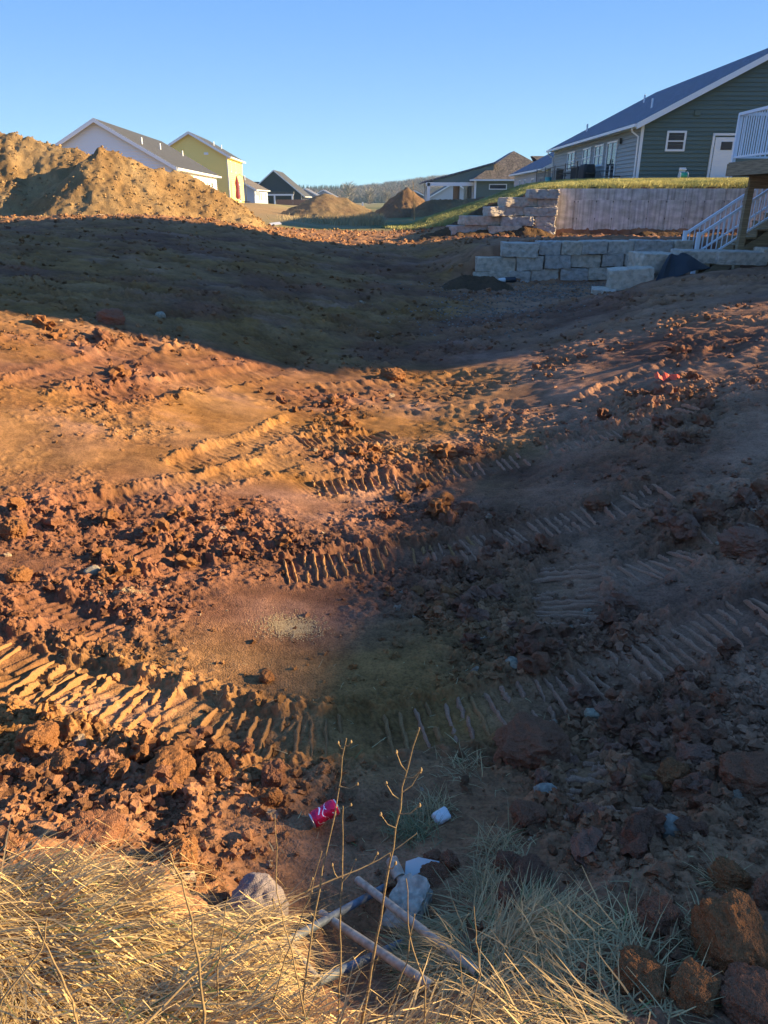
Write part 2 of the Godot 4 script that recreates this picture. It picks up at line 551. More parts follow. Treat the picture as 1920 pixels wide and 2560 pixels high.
func ground_band(b: Array, V: PackedVector3Array, N: PackedVector3Array, C: PackedColorArray, I: PackedInt32Array) -> void:
	var step: float = b[2]
	var half: float = b[3]
	var xs := PackedFloat32Array()
	var nd := int(round(half * 2.0 / step)) + 1
	var out := []
	var s := step
	var x: float = half
	while x < b[4]:
		s *= 1.22
		x += s
		out.append(x)
	for k in range(out.size() - 1, -1, -1): xs.append(-out[k])
	var i0 := xs.size()
	for k in nd: xs.append(-half + k * step)
	for q in out: xs.append(q)
	var nj := int(round((b[1] - b[0]) / step)) + 1
	step = (b[1] - b[0]) / (nj - 1) if absf((b[1] - b[0]) / (nj - 1) - step) > 1e-9 and false else step
	var nx := xs.size()
	var rows := nj + 2      # a skirt row at each end
	var h := PackedFloat32Array()
	h.resize(nx * rows)
	var mask := PackedFloat32Array()
	mask.resize(nx * rows)
	var trk := PackedFloat32Array()
	trk.resize(nx * rows)
	var rim := PackedFloat32Array()
	rim.resize(nx * rows)
	# tracks first
	var fine := step < 0.2
	if fine:
		for id in TRACKS.size():
			var T: Array = TRACKS[id]
			var cv := track_curve(id)
			var total := cv.get_baked_length()
			var nseg := int(total / 0.12) + 1
			var hw: float = T[1] * 0.5
			var reach := hw + 0.14
			for k in nseg:
				var s0 := total * k / nseg
				var s1 := total * (k + 1) / nseg
				var A := cv.sample_baked(s0)
				var B := cv.sample_baked(s1)
				if maxf(A.z, B.z) + reach < b[0] or minf(A.z, B.z) - reach > b[1]: continue
				var dir := (B - A) / (s1 - s0)
				var len := s1 - s0
				var ia := clampi(int((minf(A.x, B.x) - reach + half) / step), 0, nd - 1)
				var ib := clampi(int((maxf(A.x, B.x) + reach + half) / step) + 1, 0, nd - 1)
				var ja := clampi(int((minf(A.z, B.z) - reach - b[0]) / step), 0, nj - 1)
				var jb := clampi(int((maxf(A.z, B.z) + reach - b[0]) / step) + 1, 0, nj - 1)
				for j in range(ja, jb + 1):
					var dz: float = b[0] + j * step - A.z
					for i in range(ia, ib + 1):
						var dx: float = -half + i * step - A.x
						var t := dx * dir.x + dz * dir.z
						if t < -0.02 or t >= len + 0.02: continue
						var l := dx * dir.z - dz * dir.x
						var al := absf(l)
						if al > reach: continue
						var at := (j + 1) * nx + i0 + i
						var ends := smoothstep(0.0, 0.25, s0 + t) * (1.0 - smoothstep(total - 0.25, total, s0 + t))
						var edge := n_lump.get_noise_2d(-half + i * step, b[0] + j * step)
						var mk := (1.0 - smoothstep(hw - 0.05, hw + 0.02, al + edge * 0.05)) * ends
						if mk > mask[at]:
							mask[at] = mk
							trk[at] = -0.034 + bars(s0 + t, l, hw, T[2], T[3], T[4], id)
						rim[at] = maxf(rim[at], (1.0 - smoothstep(0.0, 0.11, absf(al - hw - 0.045))) * ends)
	var x_ := 0.0
	var col := PackedColorArray()
	col.resize(nx * rows)
	for i in nx:
		x_ = xs[i]
		var ys := column(x_)
		var sl := pslopes(row_d, ys)
		var dense := absf(x_) <= half
		for j in rows:
			var jj := clampi(j - 1, 0, nj - 1)
			var d: float = b[0] + jj * step
			var at := j * nx + i
			var y := peval(row_d, ys, sl, d)
			var c := Color()
			var mk := mask[at] if j > 0 and j < rows - 1 else 0.0
			var soil := d < 36.0
			if soil:
				var nb := n_big.get_noise_2d(x_, d)
				var nm := n_mid.get_noise_2d(x_, d)
				var npch := n_patch.get_noise_2d(x_, d)
				var tame := 1.0 - smoothstep(26.0, 34.0, d)
				# churned or smooth
				var rough := clampf(0.68 + 1.5 * npch + rough_zone(x_, d), 0.08, 1.6)
				var nl := 0.0
				var nf := 0.0
				if dense and step < 0.1:
					nl = n_lump.get_noise_2d(x_, d)
					nf = n_fine.get_noise_2d(x_, d)
				var crumb := maxf(nl, -0.12) * (0.045 + 0.03 * smoothstep(9.0, 14.0, d)) + maxf(nf, -0.25) * 0.02
				y += tame * (nb * 0.05 + nm * (0.035 + 0.03 * smoothstep(10.0, 14.0, d)) * (0.5 + 0.5 * rough)) + (crumb * rough * (1.0 - 0.85 * mk)) * tame
				y += mk * trk[at] + rim[at] * (0.008 + 0.045 * maxf(0.0, nl + 0.05) + 0.02 * nf) * (1.0 - mk)
				c = soil_color(x_, d, nb, nm, npch, nl, nf, mk, trk[at])
			else:
				c = field_color(x_, d)
			if j == 0 or j == rows - 1: y -= 0.06 + 0.1 * step
			h[at] = y
			col[at] = c
	var start := V.size()
	for j in rows:
		var jj := clampi(j - 1, 0, nj - 1)
		var d: float = b[0] + jj * step
		for i in nx:
			var at := j * nx + i
			V.append(Vector3(xs[i], h[at], -d))
			C.append(col[at])
			var ia := maxi(i - 1, 0)
			var ib := mini(i + 1, nx - 1)
			var ja := clampi(j - 1, 1, rows - 2)
			var jb := clampi(j + 1, 1, rows - 2)
			var hx := (h[j * nx + ib] - h[j * nx + ia]) / (xs[ib] - xs[ia])
			var hd := (h[jb * nx + i] - h[ja * nx + i]) / (step * maxi(jb - ja, 1))
			N.append(Vector3(-hx, 1.0, hd).normalized())
	for j in rows - 1:
		for i in nx - 1:
			var a := start + j * nx + i
			I.append_array([a, a + nx, a + 1, a + 1, a + nx, a + nx + 1])
	patches.append({"d0": b[0], "d1": b[1], "step": step, "half": half, "nd": nd, "nj": nj, "nx": nx, "i0": i0, "h": h, "mask": mask})

func blob(x: float, d: float, cx: float, cd: float, rx: float, rd: float) -> float:
	var q := (x - cx) * (x - cx) / (rx * rx) + (d - cd) * (d - cd) / (rd * rd)
	return maxf(0.0, 1.0 - q)

func rough_zone(x: float, d: float) -> float:
	var r := 0.0
	# smooth scraped patches
	r -= 0.9 * blob(x, d, -0.55, 3.75, 0.9, 0.7)
	r -= 0.8 * blob(x, d, -0.9, 6.2, 1.0, 0.8)
	r -= 0.7 * blob(x, d, 1.0, 6.2, 0.7, 0.5)
	r -= 0.8 * blob(x, d, -2.0, 7.0, 1.0, 1.6)
	r -= 0.7 * blob(x, d, 2.2, 6.7, 0.8, 0.5)
	r -= 0.6 * blob(x, d, -3.0, 5.8, 1.0, 0.8)
	# clods and churn
	r += 0.55 * blob(x, d, -1.9, 4.8, 2.2, 0.45)
	r += 0.6 * blob(x, d, -0.6, 5.0, 0.8, 0.5)
	r += 0.9 * blob(x, d, 0.6, 3.7, 1.1, 0.7)
	r += 1.0 * blob(x, d, -1.2, 2.35, 1.4, 0.45)
	r += 1.1 * blob(x, d, 1.3, 2.1, 1.0, 0.9)
	r += 0.8 * blob(x, d, 2.5, 5.0, 1.2, 1.2)
	r += 0.45 * blob(x, d, -0.6, 7.3, 1.4, 0.5)
	r += 0.6 * blob(x, d, 2.5, 7.6, 2.0, 0.6)
	r += 0.4 * blob(x, d, -4.5, 10.4, 2.0, 0.9)
	r += 0.1 * smoothstep(11.0, 13.0, d)
	r += 0.9 * smoothstep(24.8, 26.0, d)
	return r

func soil_color(x: float, d: float, nb: float, nm: float, np: float, nl: float, nf: float, mk: float, t: float) -> Color:
	var clay := Color(0.295, 0.134, 0.042)
	var red := Color(0.235, 0.102, 0.036)
	var brown := Color(0.30, 0.137, 0.067)
	var grey := Color(0.345, 0.172, 0.096)
	var dark := Color(0.17, 0.072, 0.042)
	var tan_ := Color(0.34, 0.165, 0.076)
	var o := smoothstep(0.9, -0.7, x - 0.09 * d + 1.3 * nb + 0.5 * np - 0.1)
	var c := grey.lerp(brown, clampf(0.5 + 1.2 * np + nb, 0.0, 1.0))
	c = c.lerp(clay.lerp(red, clampf(0.35 + 1.4 * np, 0.0, 1.0)), o)
	# ochre subsoil in sweeps
	c = c.lerp(Color(0.31, 0.152, 0.061), clampf(0.35 + 2.2 * n_patch.get_noise_2d(x * 0.6 - 30.0, d * 0.8 + 11.0), 0.0, 0.85) * o)
	# grey silt smears on the clay
	var sm := clampf(3.0 * (n_patch.get_noise_2d(x * 0.7 + 40.0, d * 1.3) - 0.28), 0.0, 1.0)
	c = c.lerp(grey, sm * 0.75)
	# brown loam next to the bank
	c = c.lerp(brown, 0.8 * (1.0 - smoothstep(2.2, 2.7, d + 0.4 * nm)))
	# topsoil is mixed in all over the lot, in uneven sweeps
	var band := clampf(0.3 + 1.3 * n_patch.get_noise_2d(x * 0.45 + 77.0, d * 0.6 - 20.0) + 0.6 * nb, 0.0, 0.85)
	var dk := dark.lerp(Color(0.24, 0.098, 0.052), clampf(0.25 + 1.5 * np - x * 0.03, 0.0, 1.0))
	dk = dk.lerp(Color(0.28, 0.142, 0.092), clampf(2.5 * (n_patch.get_noise_2d(x * 0.5 + 9.0, d * 0.9 + 70.0) - 0.2), 0.0, 0.8))
	c = c.lerp(dk, band)
	c = c.lerp(tan_, smoothstep(21.0, 29.0, d + 5.0 * np) * (1.0 - 0.75 * smoothstep(1.0, 4.0, x)))
	if d > 34.0: c = c.lerp(field_color(x, d), smoothstep(34.0, 36.0, d + nm))
	# tone follows the relief noise: hollows darker, crumbs lighter
	var v := 1.0 + 0.4 * nm + 0.3 * nl + 0.3 * nf
	return Color(c.r * v, c.g * v, c.b * v)

func field_color(x: float, d: float) -> Color:
	var n := n_big.get_noise_2d(x * 0.4, d * 0.4)
	var n2 := n_mid.get_noise_2d(x * 0.5, d * 0.5)
	var green := Color(0.15, 0.165, 0.055)
	var straw := Color(0.30, 0.22, 0.11)
	var dirt := Color(0.30, 0.19, 0.09)
	var c := green.lerp(straw, clampf(0.4 + 1.2 * n + 0.5 * n2 - 0.04 * x, 0.0, 1.0))
	c = c.lerp(dirt, smoothstep(-4.0, -9.0, x + 4.0 * n) * (1.0 - smoothstep(80.0, 100.0, d)))
	return c * (1.0 + 0.3 * n2)

# ------------------------------------------------------------------ materials
func streak_image() -> ImageTexture:
	var im := Image.create(512, 256, false, Image.FORMAT_RGB8)
	var a := FastNoiseLite.new()
	a.seed = 5
	a.frequency = 0.03
	a.fractal_octaves = 4
	for x in 512:
		for y in 256:
			var s := a.get_noise_2d(x * 2.2, y * 0.06)
			var bl := a.get_noise_2d(x * 0.5 + 300.0, y * 0.7)
			var f := a.get_noise_2d(x * 7.0, y * 7.0 + 900.0)
			var g := clampf(0.88 + 0.22 * s + 0.16 * bl + 0.08 * f - 0.28 * maxf(0.0, s - 0.22), 0.2, 1.0)
			im.set_pixel(x, y, Color(g, g * (0.985 + 0.02 * s), g * (0.965 + 0.04 * bl)))
	return ImageTexture.create_from_image(im)

func shingle_image(seed_: int, spread: float) -> ImageTexture:
	var im := Image.create(512, 512, false, Image.FORMAT_RGB8)
	var r := RandomNumberGenerator.new()
	r.seed = seed_
	for row in 32:
		var x := -r.randi_range(0, 20)
		while x < 512:
			var wd := r.randi_range(10, 26)
			var g := 0.75 + r.randf_range(-spread, spread)
			im.fill_rect(Rect2i(maxi(x, 0), row * 16, wd, 16), Color(g, g * r.randf_range(0.97, 1.02), g * r.randf_range(0.96, 1.05)))
			x += wd
		im.fill_rect(Rect2i(0, row * 16, 512, 1), Color(0.4, 0.4, 0.42))
	for k in 60000:
		var px := r.randi_range(0, 511)
		var py := r.randi_range(0, 511)
		im.set_pixel(px, py, im.get_pixel(px, py) * r.randf_range(0.75, 1.2))
	return ImageTexture.create_from_image(im)

func wood_image() -> ImageTexture:
	var im := Image.create(256, 256, false, Image.FORMAT_RGB8)
	var a := FastNoiseLite.new()
	a.seed = 8
	a.frequency = 0.02
	a.fractal_octaves = 4
	for x in 256:
		for y in 256:
			var s := a.get_noise_2d(x * 0.25, y * 3.0)
			var k := a.get_noise_2d(x * 1.1 + 500.0, y * 1.4)
			var g := clampf(0.8 + 0.35 * s - 0.5 * maxf(0.0, k - 0.42), 0.2, 1.0)
			im.set_pixel(x, y, Color(g, g * 0.97, g * 0.92))
	return ImageTexture.create_from_image(im)

func make_materials() -> void:
	var grain := noise_tex(0.03, 0.68, 1.25, 1024, 21, 6)
	var relief := noise_tex(0.045, 0.0, 1.0, 1024, 22, 6)
	var soil := StandardMaterial3D.new()
	soil.vertex_color_use_as_albedo = true
	soil.roughness = 1.0
	soil.metallic_specular = 0.2
	textured(soil, Vector3(1.6, 1.6, 1.6), grain, relief, 0.55)
	M.soil = soil
	var clod := StandardMaterial3D.new()
	clod.vertex_color_use_as_albedo = true
	clod.roughness = 1.0
	clod.metallic_specular = 0.2
	textured(clod, Vector3(5, 5, 5), grain, relief, 0.7)
	M.clod_v = clod
	for a in [["clod_clay", 0.36, 0.152, 0.058], ["clod_brown", 0.34, 0.146, 0.073], ["clod_grey", 0.37, 0.175, 0.1], ["clod_dark", 0.27, 0.117, 0.062]]:
		var m := smat(a[1], a[2], a[3], 1.0)
		m.metallic_specular = 0.2
		M[a[0]] = textured(m, Vector3(4, 4, 4), grain, relief, 1.4)
	var fine := noise_tex(0.04, 0.75, 1.08, 512, 24, 5)
	for a in [["ridge_clay", 0.44, 0.215, 0.083], ["ridge_pale", 0.52, 0.265, 0.15]]:  # bars coloured paler than the soil they rise from
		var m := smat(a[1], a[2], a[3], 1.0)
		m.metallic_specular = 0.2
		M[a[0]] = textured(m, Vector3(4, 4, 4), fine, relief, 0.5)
	var pile := StandardMaterial3D.new()
	pile.vertex_color_use_as_albedo = true
	pile.roughness = 1.0
	pile.metallic_specular = 0.2
	M.pile = textured(pile, Vector3(0.8, 0.8, 0.8), grain, relief, 5.0)
	var blotch := noise_tex(0.012, 0.62, 1.1, 512, 31, 6)
	var pale_blotch := noise_tex(0.012, 0.74, 1.16, 512, 35, 6)
	M.stone = []
	for c in [[0.72, 0.57, 0.43], [0.66, 0.53, 0.41], [0.76, 0.58, 0.41], [0.62, 0.51, 0.41]]:
		M.stone.append(textured(smat(c[0], c[1], c[2], 0.95), Vector3(0.9, 0.9, 0.9), pale_blotch, relief, 3.0))
	M.boulder = textured(smat(0.27, 0.20, 0.175, 0.9), Vector3(5, 5, 5), noise_tex(0.06, 0.6, 1.2, 512, 33, 6), relief, 0.5)
	M.pale_rock = textured(smat(0.46, 0.35, 0.21, 0.9), Vector3(6, 6, 6), blotch, relief, 0.4)
	M.grey_rock = textured(smat(0.40, 0.32, 0.22, 0.9), Vector3(6, 6, 6), blotch, relief, 0.4)
	var conc := smat(0.76, 0.70, 0.60, 0.9)
	M.concrete = textured(conc, Vector3(0.22, 0.55, 0.22), streak_image())
	M.tie = smat(0.10, 0.09, 0.08, 1.0)
	M.frame = smat(0.78, 0.78, 0.76, 0.5)
	M.rail = smat(0.80, 0.81, 0.82, 0.45)
	M.glass = smat(0.03, 0.035, 0.04, 0.06)
	M.glass.metallic_specular = 0.8
	M.green_board = []
	for k in 3: M.green_board.append(smat(0.09 + 0.005 * k, 0.125 + 0.006 * k, 0.098 + 0.005 * k, 0.6))
	M.sky_sheen_board = []  # same green siding, with the grazing sky reflection put into its colour
	for k in 3: M.sky_sheen_board.append(smat(0.22 + 0.008 * k, 0.23 + 0.008 * k, 0.22 + 0.008 * k, 0.5))
	M.green = M.green_board[1]
	M.wood = textured(smat(0.5, 0.36, 0.21, 0.8), Vector3(1.2, 5, 1.2), wood_image())
	M.wood_new = textured(smat(0.55, 0.37, 0.2, 0.8), Vector3(1.2, 5, 1.2), wood_image())
	M.shingle_grey = textured(smat(0.26, 0.25, 0.28, 0.95), Vector3(0.35, 0.35, 0.35), shingle_image(3, 0.22))
	M.shingle_dark = textured(smat(0.10, 0.095, 0.09, 0.95), Vector3(0.35, 0.35, 0.35), shingle_image(4, 0.2))
	M.shingle_brown = textured(smat(0.21, 0.16, 0.115, 0.95), Vector3(0.3, 0.3, 0.3), shingle_image(5, 0.3))
	M.black_metal = smat(0.02, 0.02, 0.022, 0.5)
	M.fabric = textured(smat(0.018, 0.019, 0.022, 0.75), Vector3(6, 6, 6), noise_tex(0.05, 0.6, 1.2, 256, 41))
	M.pvc = textured(smat(0.52, 0.42, 0.29, 0.6), Vector3(6, 6, 6), blotch)
	M.pvc_blue = textured(smat(0.20, 0.22, 0.23, 0.6), Vector3(6, 6, 6), blotch)
	M.white_plastic = smat(0.66, 0.61, 0.52, 0.5)
	M.straw = StandardMaterial3D.new()
	M.straw.vertex_color_use_as_albedo = true
	M.straw.roughness = 0.8
	M.straw.backlight_enabled = true
	M.straw.backlight = Color(0.35, 0.35, 0.35)
	M.stem = textured(smat(0.34, 0.21, 0.085, 0.8), Vector3(20, 20, 20), blotch)
	M.lawn = StandardMaterial3D.new()
	M.lawn.vertex_color_use_as_albedo = true
	M.lawn.roughness = 1.0
	textured(M.lawn, Vector3(1.2, 1.2, 1.2), grain, relief, 4.0)
	M.gravel = StandardMaterial3D.new()
	M.gravel.vertex_color_use_as_albedo = true
	M.gravel.roughness = 0.95
	M.twig = StandardMaterial3D.new()
	M.twig.vertex_color_use_as_albedo = true
	M.twig.roughness = 1.0
	M.twig_pale = smat(0.24, 0.20, 0.15, 1.0)
	M.hill = textured(smat(0.10, 0.085, 0.06, 1.0), Vector3(0.02, 0.02, 0.02), blotch)

# ------------------------------------------------------------------ houses
# gable house, ridge along local z, near gable at +z; everything stands on local y = 0
func lap_board(xa: float, xb: float, ta: float, tb: float, y0: float, y1: float, th := 0.045) -> ArrayMesh:
	var b := MB.new()
	b.hexa([Vector3(xa, y0, th), Vector3(xb, y0, th), Vector3(xb, y0, 0), Vector3(xa, y0, 0),
		Vector3(ta, y1 + 0.004, 0.002), Vector3(tb, y1 + 0.004, 0.002), Vector3(tb, y1 + 0.01, 0), Vector3(ta, y1 + 0.01, 0)])
	return b.mesh()

func siding(parent: Node3D, at: Vector3, turn: float, half: float, eave: float, slope: float, mats: Array, course: float, single: bool, lo := 0.0) -> void:
	var y := lo
	var top := eave + half * slope if slope > 0.0 else eave
	var all := MB.new()
	var k := 0
	while y < top - 0.03:
		var y1 := minf(y + course, top)
		var h0 := half if y <= eave else half - (y - eave) / slope
		var h1 := half if y1 <= eave else maxf(0.01, half - (y1 - eave) / slope)
		var b := lap_board(-h0, h0, -h1, h1, y, y1)
		if single:
			put("siding_board", b, mats[(k * 7 + int(y * 31.0)) % mats.size()], parent, at, Vector3(0, turn, 0))
		else:
			var ar := b.surface_get_arrays(0)
			all.v.append_array(ar[Mesh.ARRAY_VERTEX])
			all.n.append_array(ar[Mesh.ARRAY_NORMAL])
		y = y1
		k += 1
	if not single:
		put("siding", all.mesh(), mats[0], parent, at, Vector3(0, turn, 0))

func window_unit(parent: Node3D, at: Vector3, turn: float, wd: float, ht: float, sashes := 1, crossbar := false, called := "window") -> MeshInstance3D:
	var b := MB.new()
	var f := 0.09
	b.box(Vector3(-wd / 2 + f / 2, 0, 0.03), Vector3(f, ht, 0.06))
	b.box(Vector3(wd / 2 - f / 2, 0, 0.03), Vector3(f, ht, 0.06))
	b.box(Vector3(0, ht / 2 - f / 2, 0.03), Vector3(wd - 2 * f, f, 0.058))
	b.box(Vector3(0, -ht / 2 + f / 2, 0.03), Vector3(wd - 2 * f, f, 0.058))
	for k in range(1, sashes):
		b.box(Vector3(-wd / 2 + wd * k / sashes, 0, 0.028), Vector3(f, ht - 2 * f, 0.056))
	if crossbar:
		b.box(Vector3(0, 0, 0.025), Vector3(wd - 2 * f, 0.05, 0.05))
	var o := put(called, b.mesh(), M.frame, parent, at, Vector3(0, turn, 0))
	for k in sashes:
		var pw := (wd - 2 * f) / sashes - 0.02
		put("pane", box_mesh(Vector3(-wd / 2 + f + (k + 0.5) * (wd - 2 * f) / sashes, 0, 0.01), Vector3(pw, ht - 2 * f, 0.02)), M.glass, o)
	return o

func roof_slope(parent: Node3D, half: float, hl: float, eave: float, slope: float, oh: float, side: float, mat: Material, th := 0.14) -> void:
	var b := MB.new()
	var x1 := (half + oh) * side
	var y1 := eave - oh * slope
	var y0 := eave + half * slope
	var z := hl + oh
	if side > 0:
		b.hexa([Vector3(0, y0, z), Vector3(x1, y1, z), Vector3(x1, y1, -z), Vector3(0, y0, -z), Vector3(0, y0 + th, z), Vector3(x1, y1 + th, z), Vector3(x1, y1 + th, -z), Vector3(0, y0 + th, -z)])
	else:
		b.hexa([Vector3(x1, y1, z), Vector3(0, y0, z), Vector3(0, y0, -z), Vector3(x1, y1, -z), Vector3(x1, y1 + th, z), Vector3(0, y0 + th, z), Vector3(0, y0 + th, -z), Vector3(x1, y1 + th, -z)])
	put("roof_slope", b.mesh(), mat, parent)
	# rake trim on the near gable and gutter at the eave
	var r := MB.new()
	var zz := z + 0.02
	r.hexa([Vector3(0, y0 - 0.14, zz + 0.02) if side > 0 else Vector3(x1, y1 - 0.14, zz + 0.02), Vector3(x1, y1 - 0.14, zz + 0.02) if side > 0 else Vector3(0, y0 - 0.14, zz + 0.02), Vector3(x1, y1 - 0.14, zz - 0.016) if side > 0 else Vector3(0, y0 - 0.14, zz - 0.016), Vector3(0, y0 - 0.14, zz - 0.016) if side > 0 else Vector3(x1, y1 - 0.14, zz - 0.016),
		Vector3(0, y0 + th - 0.01, zz + 0.02) if side > 0 else Vector3(x1, y1 + th - 0.01, zz + 0.02), Vector3(x1, y1 + th - 0.01, zz + 0.02) if side > 0 else Vector3(0, y0 + th - 0.01, zz + 0.02), Vector3(x1, y1 + th - 0.01, zz - 0.016) if side > 0 else Vector3(0, y0 + th - 0.01, zz - 0.016), Vector3(0, y0 + th - 0.01, zz - 0.016) if side > 0 else Vector3(x1, y1 + th - 0.01, zz - 0.016)])
	put("rake_trim", r.mesh(), M.frame, parent)
	put("gutter", box_mesh(Vector3(x1 + side * 0.06, y1 + 0.03, 0), Vector3(0.12, 0.13, 2 * z)), M.frame, parent)
	put("soffit", box_mesh(Vector3((half + oh * 0.5) * side, y1 - 0.02, 0), Vector3(oh, 0.03, 2 * hl)), M.frame, parent)

func gable_house(called: String, label: String, at: Vector3, turn: float, half: float, hl: float, eave: float, slope: float, wall: Array, roof: Material, course: float, single := false, oh := 0.4, side_wall := []) -> Node3D:
	var t := thing(called, label, "house", at, turn)
	# the body behind the boards, with a foundation that reaches into the ground
	var b := MB.new()
	var top := eave + half * slope
	for s in [1.0, -1.0]:
		var z: float = hl * s
		if s > 0:
			b.quad(Vector3(-half, -1.5, z), Vector3(half, -1.5, z), Vector3(half, eave, z), Vector3(-half, eave, z))
			b.tri(Vector3(-half, eave, z), Vector3(half, eave, z), Vector3(0, top, z))
		else:
			b.quad(Vector3(half, -1.5, z), Vector3(-half, -1.5, z), Vector3(-half, eave, z), Vector3(half, eave, z))
			b.tri(Vector3(half, eave, z), Vector3(-half, eave, z), Vector3(0, top, z))
	b.quad(Vector3(half, -1.5, hl), Vector3(half, -1.5, -hl), Vector3(half, eave, -hl), Vector3(half, eave, hl))
	b.quad(Vector3(-half, -1.5, -hl), Vector3(-half, -1.5, hl), Vector3(-half, eave, hl), Vector3(-half, eave, -hl))
	put("wall", b.mesh(), wall[0], t)
	siding(t, Vector3(0, 0, hl), 0.0, half - 0.05, eave, slope, wall, course, single, 0.12)
	siding(t, Vector3(-half, 0, 0), -PI / 2, hl - 0.05, eave - 0.12, 0.0, side_wall if not side_wall.is_empty() else wall, course, single, 0.12)
	siding(t, Vector3(half, 0, 0), PI / 2, hl - 0.05, eave - 0.12, 0.0, wall, course, single and false, 0.12)
	for s in [-1.0, 1.0]:
		roof_slope(t, half, hl, eave, slope, oh, s, roof)
		put("corner_trim", box_mesh(Vector3(s * (half - 0.03), eave / 2 - 0.05, hl + 0.0), Vector3(0.12, eave - 0.1, 0.09)), M.frame, t)
	return t

func roof_vent(t: Node3D, x: float, y: float, z: float, ht := 0.45) -> void:
	put("vent_pipe", tube_mesh([Vector3(x, y - 0.15, z), Vector3(x, y + ht, z)], [0.06, 0.06], 8), M.frame, t)

# ------------------------------------------------------------------ setting
func seg_h(x: float, d: float, pts: Array, tanr: float) -> float:
	var best := -100.0
	for k in pts.size() - 1:
		var A := Vector2(pts[k][0], pts[k][1])
		var B := Vector2(pts[k + 1][0], pts[k + 1][1])
		var ab := B - A
		var t := clampf((Vector2(x, d) - A).dot(ab) / ab.length_squared(), 0.0, 1.0)
		var h: float = lerpf(pts[k][2], pts[k + 1][2], t) - tanr * Vector2(x, d).distance_to(A + ab * t)
		best = maxf(best, h)
	return best

func heap(called: String, label: String, pts: Array, tanr: float, x0: float, x1: float, d0: float, d1: float, step: float, ca: Color, cb: Color, amp: float, seed_: int) -> MeshInstance3D:
	var nx := int((x1 - x0) / step) + 1
	var nd := int((d1 - d0) / step) + 1
	var h := PackedFloat32Array()
	h.resize(nx * nd)
	var g := PackedFloat32Array()
	g.resize(nx * nd)
	var na := FastNoiseLite.new()
	na.seed = seed_
	na.frequency = 1.0 / (amp * 9.0)
	na.fractal_octaves = 5
	for j in nd:
		for i in nx:
			var x := x0 + i * step
			var d := d0 + j * step
			var base := seg_h(x, d, pts, tanr)
			var ground := base_h(x, d)
			var k := j * nx + i
			g[k] = ground
			if base < ground - 1.2:
				h[k] = base
				continue
			var n := na.get_noise_2d(x, d)
			var rid := na.get_noise_2d(x * 2.6 + 50.0, d * 0.7)
			var fin := na.get_noise_2d(x * 5.0 + 90.0, d * 5.0)
			h[k] = base + amp * (0.9 * n + 0.55 * rid + 0.4 * fin) + 0.25 * amp * absf(na.get_noise_2d(x * 9.0, d * 9.0))
	var V := PackedVector3Array()
	var N := PackedVector3Array()
	var C := PackedColorArray()
	var I := PackedInt32Array()
	var id := PackedInt32Array()
	id.resize(nx * nd)
	id.fill(-1)
	for j in nd:
		for i in nx:
			var k := j * nx + i
			if h[k] < g[k] - 0.35: continue
			id[k] = V.size()
			var x := x0 + i * step
			var d := d0 + j * step
			V.append(Vector3(x, h[k], -d))
			var hx := (h[j * nx + mini(i + 1, nx - 1)] - h[j * nx + maxi(i - 1, 0)]) / (2.0 * step)
			var hd := (h[mini(j + 1, nd - 1) * nx + i] - h[maxi(j - 1, 0) * nx + i]) / (2.0 * step)
			N.append(Vector3(-hx, 1.0, hd).normalized())
			var q := na.get_noise_2d(x * 0.6 + 20.0, d * 0.6)
			var c := ca.lerp(cb, clampf(0.5 + 1.3 * q, 0.0, 1.0))
			var v := 1.0 + 0.3 * na.get_noise_2d(x * 4.0, d * 4.0 + 33.0)
			C.append(c * v)
	for j in nd - 1:
		for i in nx - 1:
			var a := id[j * nx + i]
			var b := id[j * nx + i + 1]
			var c := id[(j + 1) * nx + i]
			var e := id[(j + 1) * nx + i + 1]
			if a < 0 or b < 0 or c < 0 or e < 0: continue
			I.append_array([a, c, b, b, c, e])
	var ar := []
	ar.resize(Mesh.ARRAY_MAX)
	ar[Mesh.ARRAY_VERTEX] = V
	ar[Mesh.ARRAY_NORMAL] = N
	ar[Mesh.ARRAY_COLOR] = C
	ar[Mesh.ARRAY_INDEX] = I
	var m := ArrayMesh.new()
	m.add_surface_from_arrays(Mesh.PRIMITIVE_TRIANGLES, ar)
	var o := put(called, m, M.pile)
	tag(o, label, "dirt pile")
	heap_grid = {"x0": x0, "d0": d0, "step": step, "nx": nx, "nd": nd, "h": h, "g": g}
	return o

var heap_grid := {}

func pile_crumbs() -> void:
	# lumps lying on the big heap and rolled to its foot
	var mesh := lump(Vector3.ONE, 1, 0.7, 1.0, 431, 0.1, 0.4)
	var xf := []
	var cl := []
	var G := heap_grid
	for k in 9000:
		var x := rng.randf_range(-19.0, -4.0)
		var d := rng.randf_range(26.0, 33.0)
		var i := int((x - G.x0) / G.step)
		var j := int((d - G.d0) / G.step)
		if i < 0 or j < 0 or i >= G.nx or j >= G.nd: continue
		var q: int = j * G.nx + i
		var y: float = maxf(G.h[q], G.g[q])
		if G.h[q] < G.g[q] and rng.randf() < 0.6: continue
		var s := 0.02 + 0.08 * pow(rng.randf(), 4.0)
		if n_mid.get_noise_2d(x * 0.8, d * 0.8) < -0.1: s *= 0.6
		xf.append(Transform3D(Basis.from_euler(Vector3(rng.randf(), rng.randf() * TAU, rng.randf())) * Basis.from_scale(Vector3(s * 1.2, s * 0.9, s)), Vector3(x, y + s * 0.15, -d)))
		cl.append(Color(0.40, 0.24, 0.105) * rng.randf_range(0.65, 1.25))
	scatter("pile_lumps", mesh, xf, cl, M.clod_v, "loose lumps of soil lying on the big dirt pile", "soil lumps")

